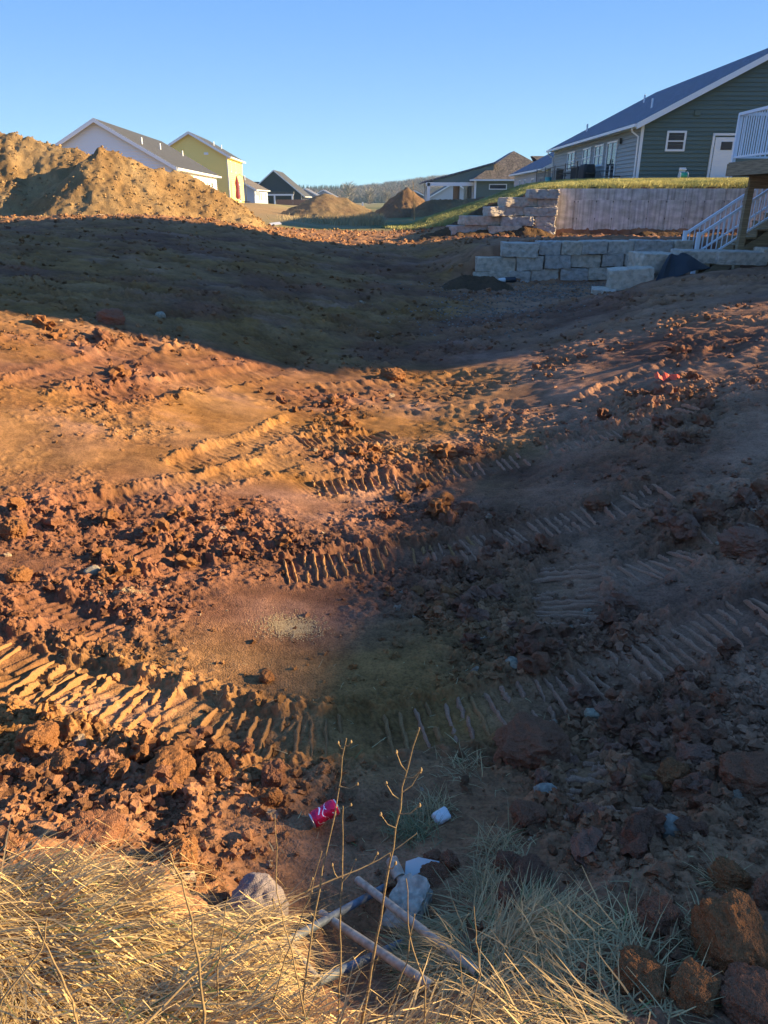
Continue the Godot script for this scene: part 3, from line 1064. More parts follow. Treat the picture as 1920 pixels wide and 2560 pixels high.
func lawn_inside(x: float, d: float) -> bool:
	var edge := 2.2 + 0.5 * n_mid.get_noise_2d(x, d * 2.0)
	if d < 31.0: edge = lerpf(6.0, 3.0, clampf((d - 27.8) / 3.2, 0.0, 1.0)) + 0.35 * n_mid.get_noise_2d(x * 2.0, d * 2.0)
	elif d < 36.0: edge = lerpf(3.0, 0.6, (d - 31.0) / 5.0) + 0.5 * n_mid.get_noise_2d(x * 2.0, d * 2.0)
	else: edge = lerpf(0.6, -1.0, clampf((d - 36.0) / 10.0, 0.0, 1.0)) + 0.6 * n_mid.get_noise_2d(x, d)
	return x > edge

func build_setting() -> void:
	# lawn sheet: lies just above the soil behind the retaining walls
	var V := PackedVector3Array()
	var N := PackedVector3Array()
	var C := PackedColorArray()
	var I := PackedInt32Array()
	var step := 0.3
	var nx := 141
	var nd := 131
	var ok := []
	for j in nd:
		for i in nx:
			var x := -2.0 + i * step
			var d := 27.85 + j * step
			var y := base_h(x, d) + 0.03 + 0.025 * n_mid.get_noise_2d(x * 3.0, d * 3.0)
			V.append(Vector3(x, y, -d))
			var hx := (base_h(x + 0.1, d) - base_h(x - 0.1, d)) / 0.2
			var hd := (base_h(x, d + 0.1) - base_h(x, d - 0.1)) / 0.2
			N.append(Vector3(-hx, 1, hd).normalized())
			var q := n_mid.get_noise_2d(x, d)
			var p := n_big.get_noise_2d(x * 1.5, d * 1.5)
			var c := Color(0.27, 0.25, 0.07).lerp(Color(0.13, 0.16, 0.05), clampf(0.45 + 1.1 * p + 0.4 * q - 0.04 * (x - 5.0), 0.0, 1.0))
			C.append(c * (1.0 + 0.4 * q))
			ok.append(lawn_inside(x, d))
	for j in nd - 1:
		for i in nx - 1:
			var a := j * nx + i
			if ok[a] and ok[a + 1] and ok[a + nx] and ok[a + nx + 1]:
				I.append_array([a, a + nx, a + 1, a + 1, a + nx, a + nx + 1])
	var ar := []
	ar.resize(Mesh.ARRAY_MAX)
	ar[Mesh.ARRAY_VERTEX] = V
	ar[Mesh.ARRAY_NORMAL] = N
	ar[Mesh.ARRAY_COLOR] = C
	ar[Mesh.ARRAY_INDEX] = I
	var m := ArrayMesh.new()
	m.add_surface_from_arrays(Mesh.PRIMITIVE_TRIANGLES, ar)
	structure(put("lawn", m, M.lawn))

	# dirt piles
	heap("dirt_pile", "tall tan heap of excavated soil in front of the white house", [[-40, 34, 2.6], [-22, 33, 2.7], [-17, 32.4, 2.6], [-14.6, 32, 2.42], [-13, 31.8, 2.02], [-11.9, 31.6, 1.9], [-11.1, 31.3, 1.35], [-10.4, 29.9, 1.72], [-9.5, 30.2, 1.46], [-8.8, 30.5, 1.1], [-7.5, 31, 0.88], [-6.9, 31, 0.65], [-6.2, 31, 0.15], [-5.5, 31, -0.45], [-4.9, 31, -0.95]], 0.7, -30, -3.6, 24.5, 38, 0.085, Color(0.42, 0.26, 0.115), Color(0.30, 0.17, 0.07), 0.17, 61)
	pile_crumbs()
	heap("dirt_pile", "low rounded dirt mound overgrown with dry grass on the far field", [[-6.6, 71, 0.1], [-5.4, 71, 0.55], [-3.4, 71, 0.15]], 0.45, -12, 2, 64, 79, 0.2, Color(0.30, 0.20, 0.10), Color(0.24, 0.15, 0.08), 0.15, 62)
	heap("dirt_pile", "steep pointed dirt heap behind the young staked tree", [[1.6, 80, 0.6], [2.3, 80, 1.25], [3.0, 80, 0.75]], 0.75, -3, 8, 75, 85, 0.16, Color(0.27, 0.16, 0.08), Color(0.20, 0.115, 0.06), 0.2, 63)
	heap("dirt_pile", "long low dirt bank beside the green house porch", [[4.2, 76, 0.0], [7.0, 76, 0.05], [9.5, 76, 0.3]], 0.6, 2.5, 12, 72.5, 80, 0.16, Color(0.27, 0.17, 0.08), Color(0.2, 0.12, 0.06), 0.16, 64)
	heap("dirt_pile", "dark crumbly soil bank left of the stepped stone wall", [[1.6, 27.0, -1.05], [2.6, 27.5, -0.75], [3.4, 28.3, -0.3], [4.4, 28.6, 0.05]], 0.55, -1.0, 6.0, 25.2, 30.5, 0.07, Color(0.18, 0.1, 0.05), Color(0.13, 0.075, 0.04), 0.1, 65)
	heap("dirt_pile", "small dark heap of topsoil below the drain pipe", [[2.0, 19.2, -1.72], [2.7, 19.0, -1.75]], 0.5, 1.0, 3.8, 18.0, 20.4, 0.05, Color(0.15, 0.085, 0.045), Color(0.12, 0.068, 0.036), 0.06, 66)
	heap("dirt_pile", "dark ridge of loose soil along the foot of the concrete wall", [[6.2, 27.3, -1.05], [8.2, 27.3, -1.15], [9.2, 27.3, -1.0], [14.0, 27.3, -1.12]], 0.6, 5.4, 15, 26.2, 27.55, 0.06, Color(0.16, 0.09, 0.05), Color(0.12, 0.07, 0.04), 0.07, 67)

	build_hill()
	build_walls()
	build_main_house()
	build_deck()
	build_other_houses()

func build_hill() -> void:
	var V := PackedVector3Array()
	var N := PackedVector3Array()
	var I := PackedInt32Array()
	var nx := 90
	var nd := 24
	for j in nd:
		for i in nx:
			var x := -1600.0 + i * 3200.0 / (nx - 1)
			var d := 560.0 + j * 40.0
			V.append(Vector3(x, hill_h(x, d), -d))
			var hx := (hill_h(x + 5, d) - hill_h(x - 5, d)) / 10.0
			var hd := (hill_h(x, d + 5) - hill_h(x, d - 5)) / 10.0
			N.append(Vector3(-hx, 1, hd).normalized())
	for j in nd - 1:
		for i in nx - 1:
			var a := j * nx + i
			I.append_array([a, a + nx, a + 1, a + 1, a + nx, a + nx + 1])
	var ar := []
	ar.resize(Mesh.ARRAY_MAX)
	ar[Mesh.ARRAY_VERTEX] = V
	ar[Mesh.ARRAY_NORMAL] = N
	ar[Mesh.ARRAY_INDEX] = I
	var m := ArrayMesh.new()
	m.add_surface_from_arrays(Mesh.PRIMITIVE_TRIANGLES, ar)
	structure(put("hill", m, M.hill))
	# bare winter woods on it: one far mass
	var groups := {"bare": [], "pine": []}
	var cols := {"bare": [], "pine": []}
	for k in 5200:
		var d := 575.0 + 340.0 * pow(rng.randf(), 1.3)
		var x := d * rng.randf_range(-0.24, 0.30)
		var q := n_patch.get_noise_2d(x * 0.03, d * 0.03)
		var s := rng.randf_range(7.0, 11.5) * (0.75 if d < 610 else 1.0)
		var tr := Transform3D(Basis(Vector3.UP, rng.randf() * TAU).scaled(Vector3(s * rng.randf_range(0.8, 1.2), s, s * rng.randf_range(0.8, 1.2))), Vector3(x, hill_h(x, d) - 0.3, -d))
		var pine := d > 720 and x / d < -0.045 and rng.randf() < 0.75
		if pine:
			tr.basis = tr.basis * Basis.from_scale(Vector3(0.9, 1.15, 0.9))
			groups.pine.append(tr)
			var v := rng.randf_range(0.8, 1.3)
			cols.pine.append(Color(0.03 * v, 0.045 * v, 0.03 * v))
		else:
			groups.bare.append(tr)
			var v := rng.randf_range(0.7, 1.35)
			cols.bare.append(Color(0.15 * v, (0.105 + 0.03 * q) * v, (0.078 + 0.03 * q) * v))
	scatter("bare_woods", bare_crown(1, 130), groups.bare, cols.bare, M.twig, "leafless brown woodland covering the distant hillside", "woodland")
	scatter("conifer_woods", conifer(2), groups.pine, cols.pine, M.twig, "row of dark conifers on the distant ridge", "woodland")
	# single bare trees in front of the woods
	var spots := [[-21, 470, 13, "wide bare tree at the left of the wood edge"], [-8, 440, 9, "round pale bare tree behind the dry reeds"], [1.5, 420, 7.5, "bushy pale bare tree beside the fence post"], [14, 455, 10.5, "round bare tree left of the pointed dirt heap"], [-50, 480, 9, "grey bare tree right of the dark gabled house"], [34, 480, 11, "tall bare tree behind the pointed dirt heap"]]
	for a in spots:
		var t := thing("bare_tree", a[3], "tree", Vector3(a[0], base_h(a[0], a[1]), -a[1]), rng.randf() * 6.0, "bare trees at the wood edge")
		var s: float = a[2]
		put("trunk", tube_mesh([Vector3(0, -0.5, 0), Vector3(0.1 * s * 0.2, s * 0.35, 0), Vector3(0, s * 0.6, 0)], [s * 0.025, s * 0.018, s * 0.008], 6), M.clod_grey, t)
		var cr := put("crown", bare_crown(int(s * 10), 420), M.twig_pale, t)
		cr.scale = Vector3(s * 1.1, s, s * 1.1)

func hill_h(x: float, d: float) -> float:
	var rise := smoothstep(590.0, 860.0, d)
	var side := smoothstep(-60.0, 90.0, x) * 13.0 + smoothstep(60.0, 400.0, x) * 6.0 + 6.0
	return -2.4 + rise * side + 1.2 * n_big.get_noise_2d(x * 0.05, d * 0.05) * rise

func bare_crown(seed_: int, n: int) -> ArrayMesh:
	var r := RandomNumberGenerator.new()
	r.seed = seed_ + 900
	var b := MB.new()
	b.use_c = false
	# trunk blades and many fine twigs reaching outwards and up inside an uneven crown
	b.tube([Vector3.ZERO, Vector3(0.01, 0.35, 0), Vector3(0, 0.7, 0.01)], [0.02, 0.014, 0.004], 4, false)
	for k in n:
		var a := r.randf() * TAU
		var y := r.randf_range(0.15, 0.85)
		var rad := 0.40 * sqrt(maxf(0.02, 1.0 - pow((y - 0.5) / 0.5, 2.0))) * r.randf_range(0.55, 1.15)
		var tip := Vector3(cos(a) * rad, y + r.randf_range(0.02, 0.16), sin(a) * rad)
		var root := Vector3(tip.x * r.randf_range(0.0, 0.55), tip.y - r.randf_range(0.1, 0.3), tip.z * r.randf_range(0.0, 0.55))
		var sd := (tip - root).cross(Vector3(r.randf() - 0.5, r.randf() - 0.5, r.randf() - 0.5)).normalized() * r.randf_range(0.008, 0.018)
		b.tri(root - sd, root + sd, tip)
	return b.mesh()

func conifer(seed_: int) -> ArrayMesh:
	var r := RandomNumberGenerator.new()
	r.seed = seed_
	var b := MB.new()
	b.tube([Vector3.ZERO, Vector3(0, 0.95, 0)], [0.02, 0.004], 4, false)
	for k in 90:
		var y := r.randf_range(0.15, 0.97)
		var rad := (1.0 - y) * 0.3 * r.randf_range(0.6, 1.1) + 0.015
		var a := r.randf() * TAU
		var d := Vector3(cos(a), 0, sin(a))
		var sd := Vector3(-d.z, 0, d.x) * rad * 0.4
		b.tri(Vector3(0, y, 0) - sd * 0.2, d * rad + Vector3(0, y - 0.08, 0) + sd, d * rad + Vector3(0, y - 0.08, 0) - sd)
	return b.mesh()

func scatter(called: String, mesh: Mesh, xfs: Array, cols: Array, mat: Material, label: String, category: String, parent: Node = null) -> MultiMeshInstance3D:
	var mm := MultiMesh.new()
	mm.transform_format = MultiMesh.TRANSFORM_3D
	mm.use_colors = not cols.is_empty()
	mm.mesh = mesh
	mm.instance_count = xfs.size()
	for k in xfs.size():
		mm.set_instance_transform(k, xfs[k])
		if not cols.is_empty(): mm.set_instance_color(k, cols[k])
	var o := MultiMeshInstance3D.new()
	o.multimesh = mm
	o.material_override = mat
	if parent == null:
		o.name = numbered(called)
		add_child(o)
		tag(o, label, category, "", "stuff")
	else:
		o.name = called
		parent.add_child(o, true)
		o.set_meta("kind", "stuff")
	return o

# ------------------------------------------------------------------ stone and concrete walls
func stone_mesh(s: Vector3, seed_: int) -> ArrayMesh:
	return lump(s * Vector3(1.15, 1.13, 1.15), 4, 0.06, 1.1, seed_, 1.0, 0.25)

func build_walls() -> void:
	var up := [[5.45, 0.19, 1.07], [4.62, -0.06, 1.23], [5.60, -0.07, 0.73], [4.13, -0.35, 1.25], [5.38, -0.37, 1.20], [3.32, -0.65, 1.33], [4.59, -0.67, 1.17], [5.56, -0.68, 0.76], [2.89, -0.95, 1.33], [4.17, -0.96, 1.18], [5.35, -0.98, 1.23], [3.1, -1.25, 1.5], [4.75, -1.27, 1.8]]
	var t := thing("stone_retaining_wall", "stepped upper wall of limestone blocks left of the concrete wall", "stone wall", Vector3(4.3, -1.3, -27.2))
	for k in up.size():
		var a: Array = up[k]
		# the wall turns a little towards the right
		var dz: float = (a[0] - 6.0) * -0.04
		var o := put("stone", stone_mesh(Vector3(a[2] - 0.03, 0.305, 0.75), 100 + k), M.stone[(k * 5 + 1) % 4], t, Vector3(a[0] - 4.3, a[1] + 1.3, dz - 0.05 * (k % 3) - 0.25), Vector3(0, 0.10 + 0.02 * ((k * 7) % 5 - 2), 0.006 * ((k * 3) % 5 - 2)))
		o.rotation.y = 0.24 if k in [1, 3, 5, 8] else 0.0
	var lo := [[3.51, -1.18, 0.94, 0.35], [4.26, -1.14, 0.58, 0.33], [4.81, -1.14, 0.55, 0.33], [5.41, -1.12, 0.66, 0.32], [6.08, -1.12, 0.68, 0.32], [6.93, -1.11, 0.98, 0.32], [7.67, -1.11, 0.49, 0.32],
		[2.90, -1.54, 1.04, 0.37], [3.78, -1.51, 0.71, 0.36], [4.48, -1.47, 0.68, 0.33], [5.22, -1.45, 0.80, 0.33], [5.91, -1.43, 0.58, 0.31], [6.5, -1.42, 0.6, 0.31], [7.3, -1.42, 0.95, 0.31],
		[2.79, -1.86, 0.96, 0.28], [3.55, -1.85, 0.55, 0.31], [4.19, -1.80, 0.75, 0.31], [4.94, -1.78, 0.75, 0.31], [5.66, -1.76, 0.70, 0.31], [6.4, -1.75, 0.76, 0.31]]
	t = thing("stone_retaining_wall", "lower three-course wall of rough grey limestone blocks at the foot of the terrace", "stone wall", Vector3(5, -2.0, -20.2))
	for k in lo.size():
		var a: Array = lo[k]
		var o := put("stone", stone_mesh(Vector3(a[2] - 0.02, a[3], 0.7), 200 + k), M.stone[(k * 3) % 4], t, Vector3(a[0] - 5.0, a[1] + 2.0, 0.0 - 0.04 * ((k * 5) % 3)), Vector3(0, 0.02 * ((k * 7) % 5 - 2), 0.012 * ((k * 3) % 5 - 2)))
		if k == 7: o.material_override = M.stone[2]
	var fr := [[5.95, -1.27, 16.95, 0.88, 0.42, 2, "pale broken limestone block resting on top of the lowest blocks"], [6.93, -1.15, 17.1, 0.9, 0.26, 0, "flat grey limestone slab below the stair rail"], [7.85, -1.17, 17.05, 1.2, 0.28, 0, "long low limestone slab right of the stair foot"], [8.75, -1.12, 17.1, 0.8, 0.28, 2, "limestone slab cut by the right picture edge"], [5.33, -1.56, 16.45, 0.9, 0.44, 2, "squat limestone block leaning at the front of the block pile"], [4.74, -1.83, 16.25, 0.5, 0.16, 2, "thin limestone slab lying flat on the ground"], [6.1, -1.62, 17.0, 0.9, 0.4, 1, "buried grey limestone block under the pale broken block"]]
	for k in fr.size():
		var a: Array = fr[k]
		var o := put("stone_block", stone_mesh(Vector3(a[3], a[4], 0.62), 300 + k), M.stone[a[5]], null, w(a[0], a[1], a[2] + 0.15), Vector3(0.03, 0.25 - 0.1 * k, 0.08 if k == 4 else -0.03))
		tag(o, a[6], "stone block", "loose limestone blocks beside the stair")
	# silt fabric draped between the blocks
	var fb := MB.new()
	var rows := 9
	var cols := 9
	var P := []
	for j in rows:
		for i in cols:
			var u := i / 8.0
			var v := j / 8.0
			var A := w(6.16, -1.09, 16.75).lerp(w(6.5, -1.06, 16.72), u)
			var B := w(5.72, -1.60, 16.12).lerp(w(6.95, -1.30, 16.35), u)
			var p := A.lerp(B, v)
			p.y += 0.05 * sin(u * 9.0 + v * 2.0) * (1.0 - absf(v - 0.5)) + 0.05 * v * (1.0 - v)
			p.z += 0.03 * sin(u * 13.0 + 1.0)
			P.append(p)
	for j in rows - 1:
		for i in cols - 1:
			var a := j * cols + i
			fb.quad(P[a + cols], P[a + cols + 1], P[a + 1], P[a])
			var dn := Vector3(0, -0.012, -0.006)
			fb.quad(P[a] + dn, P[a + 1] + dn, P[a + cols + 1] + dn, P[a + cols] + dn)
	var o := put("landscape_fabric", fb.mesh(), M.fabric)
	tag(o, "crumpled black landscape fabric draped between the limestone blocks", "fabric")
	# drain pipe at the wall foot
	t = thing("drain_pipe", "short black drain pipe with white end at the wall foot", "pipe", w(2.95, -1.90, 19.55))
	put("sleeve", tube_mesh([Vector3(-0.02, 0.0, 0), Vector3(0.16, 0.01, -0.02)], [0.065, 0.065], 14), M.white_plastic, t)
	put("pipe", tube_mesh([Vector3(0.15, 0.01, -0.02), Vector3(0.42, 0.02, -0.06)], [0.075, 0.075], 14), M.black_metal, t)
	# concrete wall of formed panels
	t = thing("concrete_wall", "grey poured concrete retaining wall with form seams below the lawn", "concrete wall", w(6.05, -1.9, 27.75))
	var x := 0.0
	var wd := [0.59, 0.12, 0.64, 0.59, 0.61, 0.61, 0.64, 0.66, 0.66, 0.68, 0.64, 0.64, 0.64, 0.64, 0.64]
	var ties := MB.new()
	for k in wd.size():
		var h := 2.27
		put("panel", box_mesh(Vector3(x + wd[k] / 2, h / 2, 0.003 * ((k * 5) % 3)), Vector3(wd[k] - 0.014, h, 0.2)), M.concrete, t)
		x += wd[k]
		for yy in [0.75, 1.3, 1.85]: ties.box(Vector3(x - 0.007, yy, 0.1), Vector3(0.03, 0.045, 0.014))
	put("core", box_mesh(Vector3(x / 2, 1.13, -0.02), Vector3(x, 2.25, 0.2)), M.concrete, t)
	put("tie_ends", ties.mesh(), M.tie, t).set_meta("kind", "stuff")

# ------------------------------------------------------------------ the green house
func build_main_house() -> void:
	var half := 7.05
	var hl := 10.0
	var t := gable_house("green_house", "dark green sided house with grey shingle roof above the concrete wall", w(12.55 + half, 0.86, 50.0), 0.0, half, hl, 2.62, 0.5, M.green_board, M.shingle_grey, 0.19, true, 0.4, M.sky_sheen_board)
	# gable window, door, light
	window_unit(t, Vector3(14.25 - 19.6, 1.79, 10.022), 0.0, 0.95, 0.9, 1, true)
	var d := put("door", box_mesh(Vector3(0, 0.98, 0.03), Vector3(0.95, 1.96, 0.06)), M.frame, t, Vector3(16.65 - 19.6, 0, 10.02))
	put("pane", box_mesh(Vector3(0.1, 1.58, 0.066), Vector3(0.55, 0.36, 0.012)), M.glass, d)
	put("door_frame", lap_frame(1.15, 2.08), M.frame, t, Vector3(16.65 - 19.6, 0, 10.0))
	put("vent_cover", box_mesh(Vector3.ZERO, Vector3(0.28, 0.22, 0.1)), M.green, t, Vector3(15.1 - 19.6, 3.0, 10.05))
	# windows along the side, in local z (near gable at +10)
	for q in [[54.2, 2.0], [50.1, 1.9], [47.3, 1.9]]:
		window_unit(t, Vector3(-half - 0.022, 1.52, 50.0 - q[0]), -PI / 2, q[1], 1.15, 2, true)
	var sd := window_unit(t, Vector3(-half - 0.022, 1.05, 50.0 - 44.7), -PI / 2, 1.9, 2.1, 2, false, "sliding_door")
	put("handle", box_mesh(Vector3(0.12, 0, 0.08), Vector3(0.03, 0.3, 0.04)), M.black_metal, sd)
	put("wall_lamp", box_mesh(Vector3.ZERO, Vector3(0.12, 0.28, 0.14)), M.black_metal, t, Vector3(-half - 0.09, 2.0, 50.0 - 43.1))
	for q in [[17.18, 55.05], [14.51, 45.04], [14.13, 57.26]]:
		var x: float = q[0] - 19.6
		roof_vent(t, x, 2.62 + (half + x) * 0.5 + 0.14, 50.0 - q[1])
	# downspouts
	for z in [hl - 0.12, -hl + 0.12]:
		put("downspout", tube_mesh([Vector3(-half - 0.46, 2.36, z), Vector3(-half - 0.44, 2.22, z), Vector3(-half - 0.1, 2.0, z), Vector3(-half - 0.08, 0.2, z), Vector3(-half - 0.2, 0.08, z), Vector3(-half - 0.6, 0.03, z)], [0.045, 0.045, 0.045, 0.045, 0.045, 0.045], 8), M.frame, t)
	# things on the patio and by the wall
	var h := thing("hose_reel", "garden hose reel with green hose against the green siding", "hose reel", w(14.58, 0.86, 39.35))
	put("stand", box_mesh(Vector3(0, 0.3, -0.08), Vector3(0.3, 0.6, 0.05)), M.frame, h)
	put("handle", box_mesh(Vector3(0, 0.52, -0.02), Vector3(0.36, 0.06, 0.06)), M.frame, h)
	put("hose", tube_mesh([Vector3(-0.16, 0.22, 0.1), Vector3(0.16, 0.22, 0.1)], [0.17, 0.17], 14), smat(0.03, 0.28, 0.16, 0.5), h)
	for s in [-0.18, 0.18]: put("flange", tube_mesh([Vector3(s, 0.22, 0.1), Vector3(s + 0.02, 0.22, 0.1)], [0.2, 0.2], 14), M.frame, h)
	build_patio()

func lap_frame(wd: float, ht: float) -> ArrayMesh:
	var b := MB.new()
	b.box(Vector3(-wd / 2, ht / 2, 0.05), Vector3(0.1, ht, 0.11))
	b.box(Vector3(wd / 2, ht / 2, 0.05), Vector3(0.1, ht, 0.11))
	b.box(Vector3(0, ht, 0.05), Vector3(wd + 0.1, 0.1, 0.112))
	return b.mesh()

func build_patio() -> void:
	var bm: Material = M.black_metal
	var t := thing("patio_railing", "black metal patio railing in front of the house windows", "railing", w(11.0, 0.80, 52.0))
	for k in 5: put("post", box_mesh(Vector3(0, 0.62, -6.0 + k * 3.0), Vector3(0.05, 1.24, 0.05)), bm, t)
	for y in [1.15, 0.95, 0.12]: put("rail", box_mesh(Vector3(0, y, 0), Vector3(0.035, 0.035, 12.0)), bm, t)
	for k in 60: put("baluster", box_mesh(Vector3(0, 0.54, -5.9 + k * 0.2), Vector3(0.016, 0.86, 0.016)), bm, t)
	t = thing("patio_table", "black metal patio table behind the railing", "table", w(11.7, 0.84, 51.0))
	put("table_top", tube_mesh([Vector3(0, 0.7, 0), Vector3(0, 0.73, 0)], [0.6, 0.6], 16), bm, t)
	for s in [[-0.4, -0.4], [0.4, -0.4], [-0.4, 0.4], [0.4, 0.4]]: put("leg", tube_mesh([Vector3(s[0], 0, s[1]), Vector3(s[0] * 0.6, 0.7, s[1] * 0.6)], [0.02, 0.02], 6), bm, t)
	var seats := [[11.6, 52.6, 0.3, "black patio chair farthest behind the railing"], [11.75, 49.5, 2.8, "black patio chair nearest the sliding door"]]
	for a in seats:
		t = thing("patio_chair", a[3], "chair", w(a[0], 0.84, a[1]), a[2], "black patio chairs")
		put("seat", box_mesh(Vector3(0, 0.42, 0), Vector3(0.5, 0.06, 0.5)), bm, t)
		put("backrest", box_mesh(Vector3(0, 0.75, -0.24), Vector3(0.5, 0.62, 0.05)), bm, t)
		for s in [-0.22, 0.22]:
			put("armrest", box_mesh(Vector3(s, 0.64, 0), Vector3(0.05, 0.04, 0.5)), bm, t)
			for z in [-0.22, 0.22]: put("leg", box_mesh(Vector3(s, 0.2, z), Vector3(0.04, 0.4, 0.04)), bm, t)
	t = thing("covered_grill", "barbecue grill under a black cover on the patio", "grill", w(11.9, 0.84, 47.3))
	put("cover", lump(Vector3(0.8, 1.25, 1.6), 3, 0.06, 1.5, 5, 0.85, 0.0, true), M.fabric, t, Vector3(0, 0.55, 0))
	put("shelf", box_mesh(Vector3(0, 0.6, 0.95), Vector3(0.5, 0.04, 0.4)), bm, t)
	t = thing("lounge_frame", "low black metal lounge chair frame near the house corner", "lounge chair", w(11.85, 0.84, 42.3))
	put("seat_frame", tube_mesh([Vector3(-0.3, 0.3, 0.9), Vector3(-0.3, 0.32, -0.5), Vector3(0.3, 0.32, -0.5), Vector3(0.3, 0.3, 0.9), Vector3(-0.3, 0.3, 0.9)], [0.02, 0.02, 0.02, 0.02, 0.02], 6), bm, t)
	put("back_frame", tube_mesh([Vector3(-0.3, 0.32, -0.5), Vector3(-0.3, 0.6, -0.9), Vector3(0.3, 0.6, -0.9), Vector3(0.3, 0.32, -0.5)], [0.02, 0.02, 0.02, 0.02], 6), bm, t)
	for s in [-0.3, 0.3]:
		for z in [-0.5, 0.8]: put("leg", box_mesh(Vector3(s, 0.15, z), Vector3(0.03, 0.3, 0.03)), bm, t)
	var teal := smat(0.06, 0.36, 0.36, 0.5)
	t = thing("teal_bin", "taller teal plastic bin at the far end of the patio", "bin", w(10.75, 0.72, 52.6), 0.2, "teal plastic bins")
	put("body", tube_mesh([Vector3(0, 0, 0), Vector3(0, 0.6, 0)], [0.16, 0.22], 10), teal, t)
	put("lid", tube_mesh([Vector3(0, 0.6, 0), Vector3(0, 0.66, 0)], [0.24, 0.2], 10), teal, t)
	t = thing("teal_bin", "low teal plastic bin left of the taller one", "bin", w(10.0, 0.5, 52.6), 0.0, "teal plastic bins")
	put("body", box_mesh(Vector3(0, 0.17, 0), Vector3(0.7, 0.34, 0.4)), teal, t)
	put("lid", box_mesh(Vector3(0, 0.36, 0), Vector3(0.74, 0.04, 0.44)), teal, t)

# ------------------------------------------------------------------ deck and stair
func build_deck() -> void:
	var x0 := 7.95
	var fl := 0.77
	var t := thing("deck", "raised wooden deck with white railing at the right edge", "deck", w(x0, -1.5, 18.7))
	var b := 1.5 + fl
	put("rim_board", box_mesh(Vector3(0.02, b - 0.13, 3.0), Vector3(0.04, 0.26, 6.0)), M.wood, t)
	put("rim_board", box_mesh(Vector3(2.6, b - 0.13, -0.02), Vector3(5.2, 0.26, 0.04)), M.wood, t)
	put("beam", box_mesh(Vector3(2.9, b - 0.4, 0.35), Vector3(5.0, 0.26, 0.09)), M.wood_new, t)
	put("beam", box_mesh(Vector3(2.9, b - 0.4, 4.5), Vector3(5.0, 0.26, 0.09)), M.wood_new, t)
	for k in 34: put("deck_board", box_mesh(Vector3(0.09 + k * 0.15, b + 0.014, 2.98), Vector3(0.14, 0.025, 6.0)), M.wood, t)
	for p in [Vector3(0.45, 0, 0.35), Vector3(4.6, 0, 0.35), Vector3(0.45, 0, 4.5), Vector3(4.6, 0, 4.5)]:
		put("post", box_mesh(p + Vector3(0, (b - 0.53) / 2 - 0.3, 0), Vector3(0.14, b - 0.53 + 0.6, 0.14)), M.wood, t)
	# railing on the left and far sides
	var ry := b + 0.03
	for z in [0.06, 1.9, 3.8, 5.7]: put("rail_post", box_mesh(Vector3(0.08, ry + 0.5, z), Vector3(0.075, 1.0, 0.075)), M.rail, t)
	put("top_rail", box_mesh(Vector3(0.08, ry + 0.98, 2.9), Vector3(0.07, 0.06, 5.7)), M.rail, t)
	put("bottom_rail", box_mesh(Vector3(0.08, ry + 0.1, 2.9), Vector3(0.045, 0.04, 5.7)), M.rail, t)
	for k in 48: put("baluster", box_mesh(Vector3(0.08, ry + 0.54, 0.18 + k * 0.115), Vector3(0.022, 0.86, 0.022)), M.rail, t)
	put("top_rail", box_mesh(Vector3(1.6, ry + 0.98, 0.06), Vector3(2.97, 0.06, 0.07)), M.rail, t)
	put("bottom_rail", box_mesh(Vector3(1.6, ry + 0.1, 0.06), Vector3(2.97, 0.04, 0.045)), M.rail, t)
	for k in 24: put("baluster", box_mesh(Vector3(0.22 + k * 0.115, ry + 0.54, 0.06), Vector3(0.022, 0.86, 0.022)), M.rail, t)
	put("rail_post", box_mesh(Vector3(3.1, ry + 0.5, 0.06), Vector3(0.075, 1.0, 0.075)), M.rail, t)
	# stair: comes down to the left behind the deck
	t = thing("stair", "wooden stair with white metal railings coming down from the deck", "stair", w(7.72, -1.72, 19.6))
	var n := 13
	var rise := (fl + 1.72) / (n + 1)
	var run := 0.262
	for k in n:
		put("tread", box_mesh(Vector3(0.1 + k * run + run / 2, (k + 1) * rise - 0.02, 0), Vector3(run + 0.02, 0.04, 0.94)), M.wood_new, t)
		put("riser", box_mesh(Vector3(0.1 + k * run + 0.012, (k + 0.5) * rise - 0.02, 0), Vector3(0.024, rise - 0.042, 0.9)), M.wood_new, t)
	var sl := rise / run
	for z in [-0.44, 0.44]:
		var s := MB.new()
		s.hexa([Vector3(0.15, -0.35, z + 0.02), Vector3(0.15 + n * run, n * rise - 0.33, z + 0.02), Vector3(0.15 + n * run, n * rise - 0.33, z - 0.02), Vector3(0.15, -0.35, z - 0.02),
			Vector3(0.15, 0.0, z + 0.02), Vector3(0.15 + n * run, n * rise - 0.03, z + 0.02), Vector3(0.15 + n * run, n * rise - 0.03, z - 0.02), Vector3(0.15, 0.0, z - 0.02)])
		put("stringer", s.mesh(), M.wood, t)
		put("newel_post", box_mesh(Vector3(0.0, 0.5, z), Vector3(0.085, 1.0, 0.085)), M.rail, t)
		put("newel_post", box_mesh(Vector3(2.05, 0.5 + 2.05 * sl, z), Vector3(0.085, 1.0, 0.085)), M.rail, t)
		for yy in [0.92, 0.22]:
			put("handrail" if yy > 0.5 else "lower_rail", bar_mesh(Vector3(0.0, yy, z), Vector3(n * run, yy + n * rise, z), 0.05, 0.06 if yy > 0.5 else 0.04), M.rail, t)
		for k in 28:
			var x := 0.12 + k * 0.118
			put("baluster", box_mesh(Vector3(x, 0.57 + x * sl, z), Vector3(0.02, 0.68, 0.02)), M.rail, t)
	for x in [2.3, 3.3]: put("support_post", box_mesh(Vector3(x, x * sl / 2 - 0.5, 0.3), Vector3(0.12, x * sl + 0.6, 0.12)), M.wood, t)

